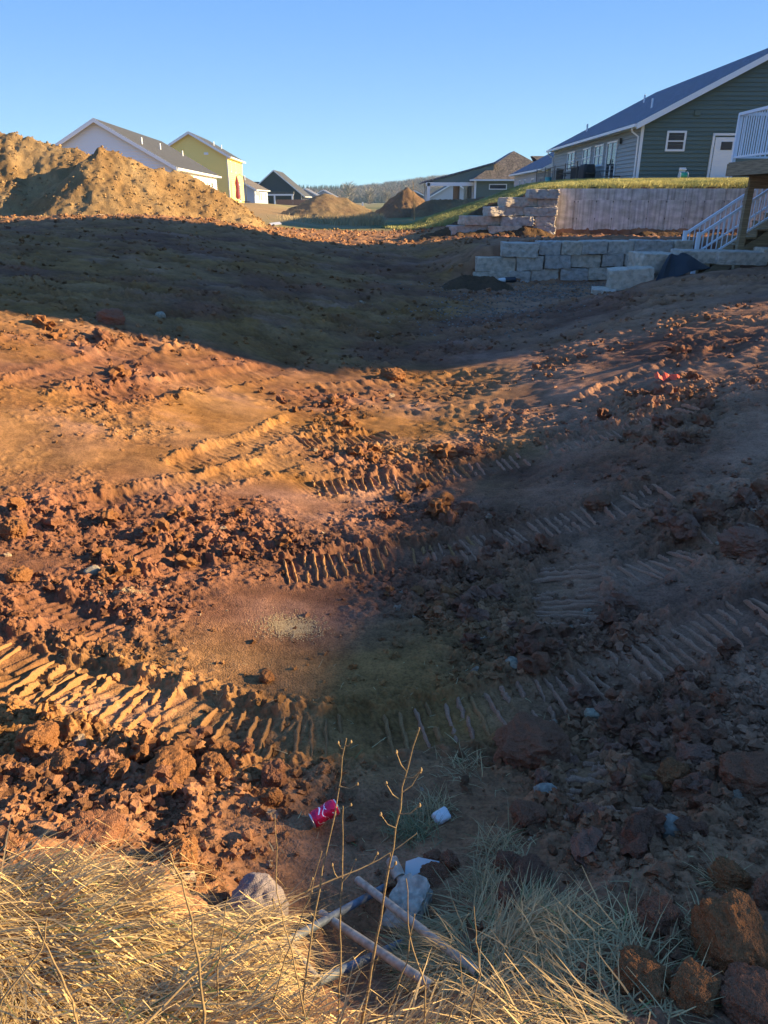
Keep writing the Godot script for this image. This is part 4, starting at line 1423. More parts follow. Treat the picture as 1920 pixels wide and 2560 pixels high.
# ------------------------------------------------------------------ the other houses
func build_other_houses() -> void:
	# the house the deck belongs to and an added shadow caster: right of the picture, their shadows fall across the lot
	var wa := [smat(0.34, 0.33, 0.31, 0.7)]
	var t := gable_house("deck_house", "grey sided house behind the wooden deck right of the picture", w(18.9, -1.2, 19.35), 0.0, 5.6, 7.1, 7.4, 0.6, wa, M.shingle_dark, 0.2)
	put("foundation", box_mesh(Vector3(0, 0.35, 0), Vector3(11.3, 1.0, 14.3)), M.concrete, t)
	window_unit(t, Vector3(-5.625, 3.3, 3.0), -PI / 2, 1.6, 1.3, 2, false)
	window_unit(t, Vector3(-5.625, 3.3, -3.0), -PI / 2, 1.6, 1.3, 2, false)
	window_unit(t, Vector3(-5.625, 3.05, 0.0), -PI / 2, 1.8, 2.05, 2, false, "sliding_door")
	build_shadow_house()
	# white house behind the big pile
	t = gable_house("white_house", "white sided house with grey gable roof behind the big dirt pile", w(-21.7, -0.4, 71.0), 0.063, 5.2, 11.0, 2.75, 0.57, [smat(0.88, 0.86, 0.80, 0.6)], M.shingle_dark, 0.2)
	for q in [[7.5, 0.7], [6.3, 0.7], [-4.5, 0.8], [-7.5, 1.2]]: window_unit(t, Vector3(5.222, 1.5, q[0]), PI / 2, q[1], 1.1, 1, false)
	for z in [-8.0, 2.0, 8.5]: roof_vent(t, 2.6, 2.75 + 2.6 * 0.57 + 0.14, z)
	put("downspout", tube_mesh([Vector3(5.65, 2.4, 10.9), Vector3(5.3, 2.05, 10.9), Vector3(5.3, 0.1, 10.9)], [0.05, 0.05, 0.05], 8), M.frame, t)
	t = gable_house("dark_roofed_house", "house with a dark roof just showing behind the big dirt pile", w(-38.6, -0.4, 92.0), 0.063, 5.0, 7.0, 3.0, 0.62, [smat(0.4, 0.4, 0.4, 0.7)], M.shingle_dark, 0.25)
	# yellow house
	t = gable_house("yellow_house", "tall pale yellow two-storey house beside the white house", w(-22.9, -0.2, 101.5), 0.05, 4.2, 6.6, 5.0, 0.56, [smat(0.9, 0.70, 0.2, 0.65)], M.shingle_dark, 0.22)
	for q in [[4.6, 3.9], [0.6, 3.9]]: window_unit(t, Vector3(4.222, q[1], q[0]), PI / 2, 0.6, 1.2, 1, false)
	window_unit(t, Vector3(4.222, 1.05, -2.0), PI / 2, 1.7, 2.05, 2, false, "sliding_door")
	for z in [-3.0, 3.0]: roof_vent(t, 2.2, 5.0 + 2.0 * 0.56 + 0.14, z)
	put("louver", box_mesh(Vector3.ZERO, Vector3(0.5, 0.25, 0.08)), M.frame, t, Vector3(1.8, 5.2, 6.64))
	var u := thing("closed_umbrella", "closed dark red patio umbrella on a curved pole by the yellow house", "umbrella", w(-17.7, -0.25, 96.5))
	put("pole", tube_mesh([Vector3(1.0, 0, 0), Vector3(1.05, 1.8, 0), Vector3(0.85, 2.7, 0), Vector3(0.4, 3.1, 0), Vector3(0.0, 2.9, 0)], [0.05, 0.05, 0.04, 0.04, 0.03], 6), M.black_metal, u)
	put("canopy", tube_mesh([Vector3(0, 0.35, 0), Vector3(0, 0.6, 0), Vector3(0, 1.4, 0), Vector3(0, 2.2, 0), Vector3(0, 2.95, 0)], [0.14, 0.3, 0.2, 0.26, 0.04], 10), smat(0.22, 0.03, 0.04, 0.8), u)
	put("base", box_mesh(Vector3(1.0, 0.05, 0), Vector3(0.9, 0.1, 0.9)), M.black_metal, u)
	# grey bungalow
	t = gable_house("grey_house", "small blue-grey house with tan roof beside the yellow house", w(-27.4, -0.75, 143.0), 0.0, 5.4, 7.5, 2.5, 0.52, [smat(0.44, 0.46, 0.48, 0.7)], M.shingle_brown, 0.25)
	for z in [-5.0, 0.5, 2.5]: window_unit(t, Vector3(5.422, 1.3, z), PI / 2, 0.9, 1.4, 1, false)
	for z in [1.0, 5.0]: roof_vent(t, 2.8, 2.5 + 2.6 * 0.52 + 0.14, z, 0.8)
	var sd := thing("satellite_dish", "small grey satellite dish on the wall of the grey house", "satellite dish", w(-21.6, 0.85, 135.8))
	put("arm", tube_mesh([Vector3(-0.3, 0, 0), Vector3(0.1, 0.2, 0.1)], [0.04, 0.04], 6), M.black_metal, sd)
	put("dish", tube_mesh([Vector3(0.1, 0.2, 0.1), Vector3(0.2, 0.22, 0.25)], [0.1, 0.42], 14), smat(0.3, 0.3, 0.32, 0.5), sd)
	# dark blue house with steep gable
	t = gable_house("navy_house", "navy house with a steep gable and white rake boards in the distance", w(-26.1, -1.3, 199.0), 0.0, 6.3, 8.0, 2.7, 0.8, [smat(0.018, 0.022, 0.035, 0.8)], M.shingle_dark, 0.3, false, 0.9)
	put("porch_roof", box_mesh(Vector3(0, 2.9, 9.6), Vector3(9.5, 0.5, 2.4)), M.shingle_dark, t)
	put("porch_beam", box_mesh(Vector3(0, 2.45, 10.6), Vector3(9.5, 0.35, 0.3)), M.frame, t)
	for x in [-4.4, 0.2, 4.4]: put("porch_post", box_mesh(Vector3(x, 1.2, 10.6), Vector3(0.35, 2.4, 0.35)), M.frame, t)
	var wing := MB.new()
	wing.box(Vector3(-7.5, 2.2, 2.0), Vector3(6.0, 6.4, 5.0))
	put("wing", wing.mesh(), smat(0.03, 0.035, 0.05, 0.8), t)
	t = thing("board_fence", "weathered grey board fence in front of the navy house", "fence", w(-24.0, -1.4, 178.0))
	for k in 34: put("board", box_mesh(Vector3(k * 0.22, 0.75, 0), Vector3(0.205, 1.5 + 0.03 * (k % 3), 0.03)), M.clod_grey, t)
	for y in [0.4, 1.2]: put("rail", box_mesh(Vector3(3.7, y, -0.05), Vector3(7.5, 0.1, 0.06)), M.clod_grey, t)
	for a in [[-22.5, 232.0, "far small house with grey roof right of the navy house"], [-19.5, 262.0, "farthest small house with pale roof at the end of the left row"]]:
		t = gable_house("far_house", a[2], w(a[0], -1.6, a[1]), 0.0, 4.5, 6.0, 2.3, 0.5, [smat(0.3, 0.31, 0.33, 0.7)], M.shingle_grey, 0.3)
		window_unit(t, Vector3(1.5, 1.3, 6.03), 0.0, 1.2, 1.2, 1, false)
	# right row: light blue house behind the green one
	t = gable_house("blue_house", "light blue-grey house between the green houses", w(18.6, -0.35, 70.0), 0.0, 6.0, 7.5, 2.7, 0.5, [smat(0.40, 0.42, 0.46, 0.7)], M.shingle_grey, 0.2)
	for q in [[6.0, 1.2], [2.2, 1.1], [-1.5, 1.0], [-4.0, 0.9]]: window_unit(t, Vector3(-6.022, 1.35, q[0]), -PI / 2, q[1], 1.4, 2, false)
	roof_vent(t, -3.0, 2.7 + 3.0 * 0.5 + 0.14, -3.0)
	build_hip_house()
	t = gable_house("far_house", "distant brown roofed house right of the pointed dirt heap", w(13.5, -1.6, 160.0), 0.0, 5.6, 6.0, 1.6, 0.55, [smat(0.5, 0.5, 0.5, 0.7)], M.shingle_brown, 0.3)
	window_unit(t, Vector3(-2.0, 1.1, 6.03), 0.0, 1.4, 1.0, 1, false)
	t = gable_house("far_house", "distant low grey roof behind the pointed dirt heap", w(7.0, -2.4, 190.0), 0.0, 4.0, 5.0, 2.6, 0.45, [smat(0.1, 0.11, 0.13, 0.7)], M.shingle_grey, 0.3)
	window_unit(t, Vector3(-1.0, 1.3, 5.03), 0.0, 1.2, 1.0, 1, false)

func build_shadow_house() -> void:
	# added unseen block far right, its roof edge shaped to cast the soft near shadow
	var t := thing("added_shadow_house", "unseen added house whose single pitch roof is shaped to cast the near shadow", "house", w(40.0, -1.0, 2.6))
	var za := 7.5
	var zb := -6.3
	var b := MB.new()
	b.hexa([Vector3(-4.0, -1.0, za), Vector3(4.0, -1.0, za), Vector3(4.0, -1.0, zb), Vector3(-4.0, -1.0, zb), Vector3(-4.0, 11.86, za), Vector3(4.0, 11.86, za), Vector3(4.0, 9.67, zb), Vector3(-4.0, 9.67, zb)])
	put("wall", b.mesh(), smat(0.4, 0.37, 0.33, 0.8), t)
	var r := MB.new()
	r.hexa([Vector3(-4.3, 11.89, za + 0.2), Vector3(4.3, 11.89, za + 0.2), Vector3(4.3, 9.66, zb - 0.2), Vector3(-4.3, 9.66, zb - 0.2), Vector3(-4.3, 12.06, za + 0.2), Vector3(4.3, 12.06, za + 0.2), Vector3(4.3, 9.83, zb - 0.2), Vector3(-4.3, 9.83, zb - 0.2)])
	put("roof", r.mesh(), M.shingle_dark, t)
	put("door", box_mesh(Vector3(-4.03, 1.0, 0.5), Vector3(0.06, 2.0, 1.0)), M.frame, t)
	for z in [-3.5, 3.5]:
		window_unit(t, Vector3(-4.02, 2.0, z), -PI / 2, 1.4, 1.3, 2, false)
		window_unit(t, Vector3(-4.02, 6.0, z), -PI / 2, 1.4, 1.3, 2, false)

func build_hip_house() -> void:
	var t := thing("hip_roof_house", "sage green house with a steep brown hip roof at the end of the right row", "house", w(14.3, -0.75, 85.0))
	var wall := smat(0.13, 0.16, 0.13, 0.7)
	var pale := smat(0.5, 0.5, 0.46, 0.7)  # left wall only: reflected light put into its colour
	put("wall", box_mesh(Vector3(0, 1.0, -6.0), Vector3(9.2, 3.4, 12.0)), wall, t)
	put("side_wall", box_mesh(Vector3(-4.62, 1.0, -4.0), Vector3(0.08, 3.36, 7.9)), pale, t)
	var e := 2.72
	var A := Vector3(-5.0, e, 0.4)
	var B := Vector3(5.0, e, 0.4)
	var C := Vector3(5.0, e, -12.4)
	var D := Vector3(-5.0, e, -12.4)
	var R0 := Vector3(0.0, e + 3.0, -4.6)
	var R1 := Vector3(0.0, e + 3.0, -8.0)
	var b := MB.new()
	b.tri(A, B, R0)
	put("roof_slope", b.mesh(), M.shingle_brown, t)
	b = MB.new()
	b.quad(D, A, R0, R1)
	put("roof_slope", b.mesh(), M.shingle_grey, t)
	b = MB.new()
	b.quad(B, C, R1, R0)
	put("roof_slope", b.mesh(), M.shingle_brown, t)
	b = MB.new()
	b.tri(C, D, R1)
	put("roof_slope", b.mesh(), M.shingle_brown, t)
	put("soffit", box_mesh(Vector3(0, e - 0.06, -6.0), Vector3(10.0, 0.1, 12.8)), M.frame, t)
	put("gutter", box_mesh(Vector3(0, e - 0.03, 0.46), Vector3(10.1, 0.16, 0.12)), M.frame, t)
	put("gutter", box_mesh(Vector3(-5.06, e - 0.03, -6.0), Vector3(0.12, 0.16, 12.8)), M.frame, t)
	put("corner_trim", box_mesh(Vector3(-4.6, 1.0, 0.0), Vector3(0.18, 3.36, 0.18)), M.frame, t)
	window_unit(t, Vector3(-2.2, 2.05, 0.01), 0.0, 1.9, 0.55, 1, false)
	window_unit(t, Vector3(-4.67, 1.5, -2.0), -PI / 2, 1.0, 1.5, 1, false)
	window_unit(t, Vector3(-4.67, 1.5, -6.6), -PI / 2, 1.0, 1.5, 1, false)
	# long wing to the right
	b = MB.new()
	b.hexa([Vector3(4.6, e, 0.2), Vector3(14, e, 0.2), Vector3(14, e, -10), Vector3(4.6, e, -10), Vector3(2.0, e + 2.5, -4.5), Vector3(14, e + 2.5, -4.5), Vector3(14, e + 2.5, -5.5), Vector3(2.0, e + 2.5, -5.5)])
	put("wing_roof", b.mesh(), M.shingle_brown, t)
	put("wing_wall", box_mesh(Vector3(9.2, 1.0, -5.0), Vector3(9.0, 3.3, 9.4)), wall, t)
	# porch on the left with pale blue posts
	b = MB.new()
	b.hexa([Vector3(-10.2, e - 0.3, -1.0), Vector3(-2.2, e + 1.7, -1.0), Vector3(-2.2, e + 1.7, -9.0), Vector3(-10.2, e - 0.3, -9.0), Vector3(-10.2, e - 0.16, -1.0), Vector3(-2.2, e + 1.84, -1.0), Vector3(-2.2, e + 1.84, -9.0), Vector3(-10.2, e - 0.16, -9.0)])
	put("porch_roof", b.mesh(), M.shingle_grey, t)
	b = MB.new()
	b.tri(Vector3(-9.6, e - 0.2, -1.2), Vector3(-2.6, e - 0.2, -1.2), Vector3(-2.6, e + 1.56, -1.2))
	b.tri(Vector3(-9.6, e - 0.2, -1.3), Vector3(-2.6, e + 1.56, -1.3), Vector3(-2.6, e - 0.2, -1.3))
	put("porch_gable", b.mesh(), wall, t)
	put("porch_beam", box_mesh(Vector3(-7.2, e - 0.4, -1.1), Vector3(5.2, 0.35, 0.3)), M.frame, t)
	for q in [[-9.5, -1.1], [-9.5, -4.5], [-9.5, -8.0]]: put("porch_post", box_mesh(Vector3(q[0], 1.0, q[1]), Vector3(0.3, 2.9, 0.3)), M.frame, t)
	put("porch_wall", box_mesh(Vector3(-6.2, 1.0, -4.5), Vector3(0.2, 3.2, 6.0)), smat(0.16, 0.11, 0.07, 0.8), t)

# ------------------------------------------------------------------ loose things on the lot
func clod_density(x: float, d: float) -> float:
	return clampf(0.18 + 1.0 * n_patch.get_noise_2d(x, d) + 0.75 * rough_zone(x, d) + 0.5 * n_mid.get_noise_2d(x * 2.0, d * 2.0), 0.03, 1.5)

func soil_at(x: float, d: float) -> Color:
	return soil_color(x, d, n_big.get_noise_2d(x, d), n_mid.get_noise_2d(x, d), n_patch.get_noise_2d(x, d), 0.0, 0.0, 0.0, 0.0)

func rand_basis(s: Vector3) -> Basis:
	return Basis.from_euler(Vector3(rng.randf_range(-0.6, 0.6), rng.randf() * TAU, rng.randf_range(-0.6, 0.6))) * Basis.from_scale(s)

func build_objects() -> void:
	build_clods()
	print("clods ", Time.get_ticks_msec())
	build_litter()
	build_grass()
	build_stems()
	build_far_plants()

func build_clods() -> void:
	var small := []
	for k in 5: small.append(lump(Vector3.ONE, 1, 0.75, 1.0, 400 + k, 0.0, 0.5))
	var mid := []
	for k in 6: mid.append(lump(Vector3.ONE, 2, 0.7, 1.1, 420 + k, 0.25, 0.45))
	# countless crumbs
	var xf := [[], [], [], [], []]
	var cl := [[], [], [], [], []]
	var big := []
	for zone in [[0.95, 2.4, 0.62, 26000, 0.015], [2.4, 4.6, 0.62, 30000, 0.0155], [4.6, 8.4, 0.60, 24000, 0.016], [8.4, 14.0, 0.58, 15000, 0.024], [14.0, 27.5, 0.55, 17000, 0.03], [25.0, 36.0, 0.4, 6000, 0.035]]:
		for k in zone[3]:
			var d: float = lerpf(zone[0], zone[1], rng.randf())
			var x: float = rng.randf_range(-1, 1) * (d * zone[2] + 0.3)
			var den := clod_density(x, d)
			if rng.randf() > den: continue
			if x > 5.5 and d > 16.5: continue
			var s: float = zone[4] * (0.35 + pow(rng.randf(), 4.0) * 3.2) * (0.7 + 0.5 * minf(den, 1.0))
			if d < 1.5 and x < 0.25: continue
			if d > 2.2 and track_mask(x, d) > 0.5 and rng.randf() < 0.8: continue
			var c := soil_at(x, d) * (0.75 + 0.9 * pow(rng.randf(), 1.6))
			if rng.randf() < 0.012: c = Color(0.42, 0.29, 0.18)
			var q := rng.randi() % 5
			xf[q].append(Transform3D(rand_basis(Vector3(s * rng.randf_range(0.8, 1.5), s * rng.randf_range(0.6, 1.0), s)), Vector3(x, gy(x, d) + s * 0.12, -d)))
			cl[q].append(c)
	for q in 5: scatter("soil_crumbs", small[q], xf[q], cl[q], M.clod_v, "loose soil crumbs strewn over the graded ground", "soil crumbs")
	# clods one can pick out
	var hand := [
		[0.62, 2.46, 0.34, 0.20, "clod_brown", "largest cracked brown dirt clod at the edge of the near track"],
		[0.86, 1.25, 0.21, 0.19, "clod_clay", "big rounded orange clod lit from above at lower right"],
		[0.73, 1.36, 0.13, 0.10, "clod_brown", "angular brown clod left of the big rounded orange clod"],
		[0.98, 1.50, 0.12, 0.10, "clod_clay", "sunlit clod with dry grass above the big rounded clod"],
		[1.05, 1.40, 0.12, 0.12, "clod_brown", "brown clod cut by the right picture edge"],
		[0.62, 1.17, 0.15, 0.10, "clod_clay", "sunlit crumbly clod in the grass at lower right"],
		[0.72, 1.12, 0.13, 0.10, "clod_clay", "orange clod behind the lower right grass"],
		[0.84, 1.08, 0.17, 0.11, "clod_brown", "flat brown clod near the lower right corner"],
		[-0.86, 2.26, 0.24, 0.16, "clod_clay", "broad sunlit clod below the near track"],
		[-0.68, 2.30, 0.16, 0.13, "clod_clay", "sunlit clod right of the broad one below the near track"],
		[-1.48, 2.50, 0.20, 0.15, "clod_clay", "rounded orange clod at the left edge below the near track"],
		[-1.33, 2.36, 0.17, 0.12, "clod_clay", "pale orange clod between two clods at the left"],
		[-0.44, 2.27, 0.13, 0.13, "clod_brown", "knobbly clod half in shadow above the red can"],
		[-0.43, 2.13, 0.09, 0.08, "clod_clay", "small square clod just above the red can"],
		[-1.12, 2.45, 0.12, 0.09, "clod_clay", "small orange clod above the broad sunlit one"],
		[-1.05, 2.28, 0.10, 0.08, "clod_clay", "small orange clod left of the broad sunlit one"],
		[0.141, 10.7, 0.42, 0.22, "clod_clay", "sunlit ochre lump at the edge of the far shadow"],
		[-4.01, 10.95, 0.45, 0.30, "clod_grey", "pale grey clod standing at the shadow edge on the left"],
		[2.35, 4.3, 0.34, 0.2, "clod_grey", "large grey clod cluster at the right edge"],
		[2.15, 4.75, 0.24, 0.16, "clod_grey", "grey clod behind the large grey one at the right"],
		[-2.62, 4.7, 0.22, 0.2, "clod_clay", "upright orange clod at the left edge of the churned row"],
		[-2.3, 4.08, 0.17, 0.11, "clod_clay", "lone orange clod casting a long shadow at far left"],
		[1.30, 2.02, 0.22, 0.16, "clod_brown", "brown clod at the right edge beside the near ruts"],
		[1.10, 2.16, 0.16, 0.17, "clod_clay", "orange brown clod right of the near ruts"],
		[1.22, 2.25, 0.16, 0.13, "clod_grey", "grey clod above the orange brown one right of the near ruts"],
		[1.05, 2.72, 0.16, 0.1, "clod_grey", "grey clod behind the near ruts"],
		[0.52, 2.0, 0.14, 0.10, "clod_brown", "brown clod left of the near ruts"],
		[0.38, 1.55, 0.12, 0.10, "clod_dark", "dark clod in the dry grass below the white shard"],
		[0.17, 1.83, 0.08, 0.07, "clod_brown", "brown clod between the white piece and the white shard"],
		[0.22, 1.80, 0.07, 0.09, "clod_brown", "narrow brown clod right of the white shard"],
		[0.46, 1.66, 0.14, 0.06, "clod_dark", "long dark clod above the right grass clump"],
		[0.40, 1.74, 0.10, 0.08, "clod_dark", "dark frosty clod above the right grass clump"],
		[1.777, 5.63, 0.25, 0.14, "clod_brown", "brown clod right of the smooth scraped patch"],
		[0.9, 7.4, 0.3, 0.16, "clod_brown", "brown lump beside the rut in the middle"],
		[-0.62, 3.2, 0.10, 0.07, "clod_clay", "small clod on the smooth clay patch"],
		[-0.95, 1.78, 0.22, 0.14, "clod_brown", "brown clod at the top of the left grass bank"],
		[-0.62, 1.66, 0.12, 0.14, "clod_clay", "upright orange clod rising from the left grass"],
	]
	for k in hand.size():
		var a: Array = hand[k]
		var m := lump(Vector3(a[2], a[3], a[2] * 0.85) * 0.9, 4, 0.34, 0.85, 500 + k, 0.3, 0.08)
		var o := put("dirt_clod", m, M[a[4]], null, w(a[0], gy(a[0], a[1]) + a[3] * 0.22, a[1]), Vector3(0.1, k * 1.7, 0.08))
		tag(o, a[5], "dirt clod", "dirt clods")
	var n := 0
	var tries := 0
	while n < 235 and tries < 30000:
		tries += 1
		var d := 1.7 + 8.5 * pow(rng.randf(), 1.5)
		var x := rng.randf_range(-1, 1) * d * 0.58
		if rng.randf() > clod_density(x, d) - 0.45: continue
		if absf(x) < 0.35 and d < 2.2: continue
		if track_mask(x, d) > 0.5 and rng.randf() < 0.8: continue
		var s := rng.randf_range(0.045, 0.1) * (0.7 + 0.12 * d)
		var clay := x - 0.09 * d < 0.1
		var mat: String = ["clod_clay", "clod_clay", "clod_brown"][rng.randi() % 3] if clay and d > 2.4 else ["clod_brown", "clod_grey", "clod_dark"][rng.randi() % 3]
		var o := put("dirt_clod", mid[rng.randi() % 6], M[mat], null, w(x, gy(x, d) + s * 0.2, d))
		o.basis = rand_basis(Vector3(s * rng.randf_range(0.9, 1.6), s * rng.randf_range(0.7, 1.1), s))
		var sunny := clay and d > 2.4
		var where := "below the near track" if d < 2.7 else "near the smooth clay patch" if d < 4.2 else "in the churned row" if d < 5.6 else "beside the middle tracks" if d < 7.4 else "near the edge of the far shadow"
		var side := "left" if x < -0.35 * d else "right" if x > 0.35 * d else "middle"
		var lbl: String = "%s%s %s clod %s, at the %s" % ["sunlit " if sunny else "shaded ", "small " if s < 0.085 else "", "orange clay" if mat == "clod_clay" else "dull brown" if mat == "clod_brown" else "greyish" if mat == "clod_grey" else "dark brown", where, side]
		tag(o, lbl, "dirt clod", "small clods on the sunlit soil" if sunny else "small clods on the shaded soil")
		n += 1
	# gravel spilled at the wall foot
	var gx := []
	var gc := []
	for k in 1700:
		var x := rng.randfn(3.9, 1.2)
		var d := rng.randf_range(17.0, 19.75)
		if k % 3 == 0:
			x = rng.randfn(2.2, 0.9)
			d = rng.randfn(15.6, 1.2)
		if x > 6.0 or d > 19.75: continue
		var s := rng.randf_range(0.02, 0.05)
		gx.append(Transform3D(rand_basis(Vector3(s, s * 0.7, s)), Vector3(x, gy(x, d) + 0.008, -d)))
		var v := rng.randf_range(0.14, 0.3)
		gc.append(Color(v, v * 0.72, v * 0.52))
	scatter("gravel", small[2], gx, gc, M.gravel, "pale gravel spilled at the foot of the lower stone wall", "gravel")

func label_image() -> ImageTexture:
	var im := Image.create(256, 128, false, Image.FORMAT_RGB8)
	im.fill(Color(0.80, 0.13, 0.30))
	# white script-like swashes down the can
	for x in 256:
		for q in [[40.0, 18.0, 0.045, 7], [64.0, 14.0, 0.07, 5], [92.0, 16.0, 0.05, 8]]:
			var y: float = q[0] + q[1] * sin(x * q[2] + q[0])
			var wd: int = int(q[3] * (0.35 + 0.65 * absf(sin(x * 0.031 + q[0]))))
			if fposmod(x * 0.011 + q[0] * 0.02, 1.0) < 0.72:
				im.fill_rect(Rect2i(x, int(y) - wd / 2, 1, maxi(wd, 1)), Color(0.92, 0.9, 0.92))
	im.fill_rect(Rect2i(0, 0, 256, 5), Color(0.75, 0.75, 0.77))
	im.fill_rect(Rect2i(0, 123, 256, 5), Color(0.75, 0.75, 0.77))
	return ImageTexture.create_from_image(im)

func can_body() -> ArrayMesh:
	var b := MB.new()
	b.use_uv = true
	var prof := [[0.0, 0.026], [0.008, 0.031], [0.02, 0.033], [0.035, 0.032], [0.05, 0.029], [0.065, 0.031], [0.08, 0.0325], [0.092, 0.032], [0.1, 0.0285], [0.106, 0.027]]
	var nz := FastNoiseLite.new()
	nz.seed = 77
	nz.frequency = 26.0
	var P := []
	var S := 26
	for i in prof.size():
		for k in S + 1:
			var a := TAU * k / S
			var dent: float = 1.0 - 0.22 * exp(-pow(angle_difference(a, 1.2) / 0.5, 2.0)) * sin(PI * clampf(prof[i][0] / 0.1, 0.0, 1.0)) + 0.10 * nz.get_noise_3d(cos(a) * 0.05, sin(a) * 0.05, prof[i][0]) * sin(PI * clampf(prof[i][0] / 0.106, 0.0, 1.0))
			P.append(Vector3(cos(a) * prof[i][1] * dent, prof[i][0], sin(a) * prof[i][1] * dent))
	for i in prof.size() - 1:
		for k in S:
			var a := i * (S + 1) + k
			for q in [[a, a + S + 1, a + 1], [a + 1, a + S + 1, a + S + 2]]:
				b.tri(P[q[0]], P[q[1]], P[q[2]])
				for e in [0, 2, 1]:
					b.uv.append(Vector2(float(q[e] % (S + 1)) / S, 1.0 - prof[q[e] / (S + 1)][0] / 0.106))
	return b.mesh()

func build_litter() -> void:
	# crushed can
	var t := thing("drink_can", "crumpled red drink can lying in the shaded soil", "can", w(-0.265, gy(-0.25, 1.99) + 0.028, 2.02))
	var red := StandardMaterial3D.new()
	red.albedo_texture = label_image()
	red.roughness = 0.22
	red.metallic = 0.55
	var alu := smat(0.6, 0.6, 0.62, 0.3, 0.9)
	t.basis = Basis.from_euler(Vector3(0.0, 0.5, 0.0)) * Basis.from_euler(Vector3(0, 0, -1.35))
	put("body", can_body(), red, t)
	put("lid", tube_mesh([Vector3(0, -0.001, 0), Vector3(0, 0.003, 0)], [0.026, 0.027], 24), alu, t)
	put("rim", ring_mesh(0.0265, 0.0022), alu, t)
	put("base_dome", tube_mesh([Vector3(0, 0.104, 0), Vector3(0, 0.107, 0)], [0.027, 0.022], 24), alu, t)
	# white piece and shard
	var o := put("white_stone", lump(Vector3(0.07, 0.035, 0.055), 3, 0.25, 0.8, 31, 0.6, 0.0, true), M.white_plastic, null, w(0.215, gy(0.215, 2.07) + 0.018, 2.07), Vector3(0.35, 0.6, 0.1))
	tag(o, "small smooth white piece beside the green weed tuft", "plastic piece")
	t = thing("white_shard", "flat white broken shard half covered in mud", "plastic shard", w(0.125, gy(0.13, 1.74) + 0.035, 1.75))
	t.rotation = Vector3(0.75, 0.25, 0.05)
	var sh := MB.new()
	var ring := [Vector3(-0.06, 0, 0.0), Vector3(-0.03, 0, 0.075), Vector3(0.03, 0, 0.06), Vector3(0.07, 0, 0.03), Vector3(0.065, 0, -0.03), Vector3(0.0, 0, -0.055), Vector3(-0.045, 0, -0.05)]
	for k in ring.size():
		var p: Vector3 = ring[k]
		var q: Vector3 = ring[(k + 1) % ring.size()]
		var th := Vector3(0, 0.006, 0)
		sh.tri(th, p + th, q + th)
		sh.tri(Vector3.ZERO, q, p)
		sh.quad(p, q, q + th, p + th)
	put("plate", sh.mesh(), M.white_plastic, t)
	put("mud", lump(Vector3(0.09, 0.02, 0.085), 3, 0.55, 1.2, 12, 0.0, 0.3), M.clod_brown, t, Vector3(0.03, 0.009, 0.015))
	# grey plastic pipes tangled in the pit
	var pipes := [
		[[-0.19, 0.03, 1.565, 0.12, 0.06, 1.20], 0.0125, "pvc", "longest grey plastic pipe slanting down to the right in the pit"],
		[[-0.085, 0.055, 1.71, 0.24, 0.04, 1.26], 0.0125, "pvc", "grey plastic pipe that disappears under the right grass clump"],
		[[-0.29, 0.04, 1.40, -0.17, 0.03, 1.24], 0.012, "pvc", "short grey pipe at the left of the pipe tangle"],
		[[-0.29, 0.012, 1.37, 0.0, 0.02, 1.72], 0.012, "pvc_blue", "bluish grey pipe crossing under the other pipes"],
		[[-0.17, 0.02, 1.25, 0.06, 0.015, 1.49], 0.012, "pvc_blue", "lower cross pipe half hidden by straw"],
	]
	for a in pipes:
		var q: Array = a[0]
		var A := w(q[0], gy(q[0], q[2]) + q[1], q[2])
		var B := w(q[3], gy(q[3], q[5]) + q[4], q[5])
		o = put("plastic_pipe", tube_hollow(A, B, a[1]), M[a[2]])
		tag(o, a[3], "pipe", "plastic pipes in the pit")
	t = thing("plastic_pipe", "grey pipe with a thick coupling on its upper end", "pipe", w(0.04, gy(0.04, 1.75), 1.75), 0.0, "plastic pipes in the pit")
	put("pipe", tube_hollow(Vector3(0, 0.07, 0), Vector3(0.09, 0.05, 0.22), 0.014), M.pvc, t)
	put("coupling", tube_hollow(Vector3(-0.015, 0.075, -0.035), Vector3(0.012, 0.068, 0.03), 0.021), M.pvc, t)
	o = put("concrete_chunk", lump(Vector3(0.12, 0.10, 0.2), 3, 0.16, 1.2, 71, 1.0, 0.2), M.pvc, null, w(0.075, gy(0.075, 1.62) + 0.025, 1.62), Vector3(0.25, -0.45, 0.1))
	tag(o, "cracked pale grey block under the pipe with the coupling", "concrete")
	# bent gutter piece
	var g := MB.new()
	for k in 8:
		var a0 := PI * k / 8.0
		var a1 := PI * (k + 1) / 8.0
		for s in [0.032, 0.029]:
			var p0 := Vector3(cos(a0) * s, -sin(a0) * s, 0.09)
			var p1 := Vector3(cos(a1) * s, -sin(a1) * s, 0.09)
			var q0 := p0 + Vector3(0, 0, -0.18)
			var q1 := p1 + Vector3(0, 0, -0.18)
			if s > 0.03: g.quad(p1, p0, q0, q1)
			else: g.quad(p0, p1, q1, q0)
	o = put("gutter_piece", g.mesh(), M.pvc, null, w(-0.285, gy(-0.285, 1.25) + 0.075, 1.25), Vector3(0.3, 0.75, 0.25))
	tag(o, "curved piece of grey plastic gutter in the straw", "gutter piece")
	# rocks
	o = put("boulder", lump(Vector3(0.16, 0.21, 0.15), 4, 0.22, 0.7, 81, 0.35, 0.0, true), M.boulder, null, w(-0.355, gy(-0.355, 1.45) + 0.05, 1.45), Vector3(0.1, 0.4, 0.12))
	tag(o, "rounded pinkish grey boulder left of the pipes", "boulder")
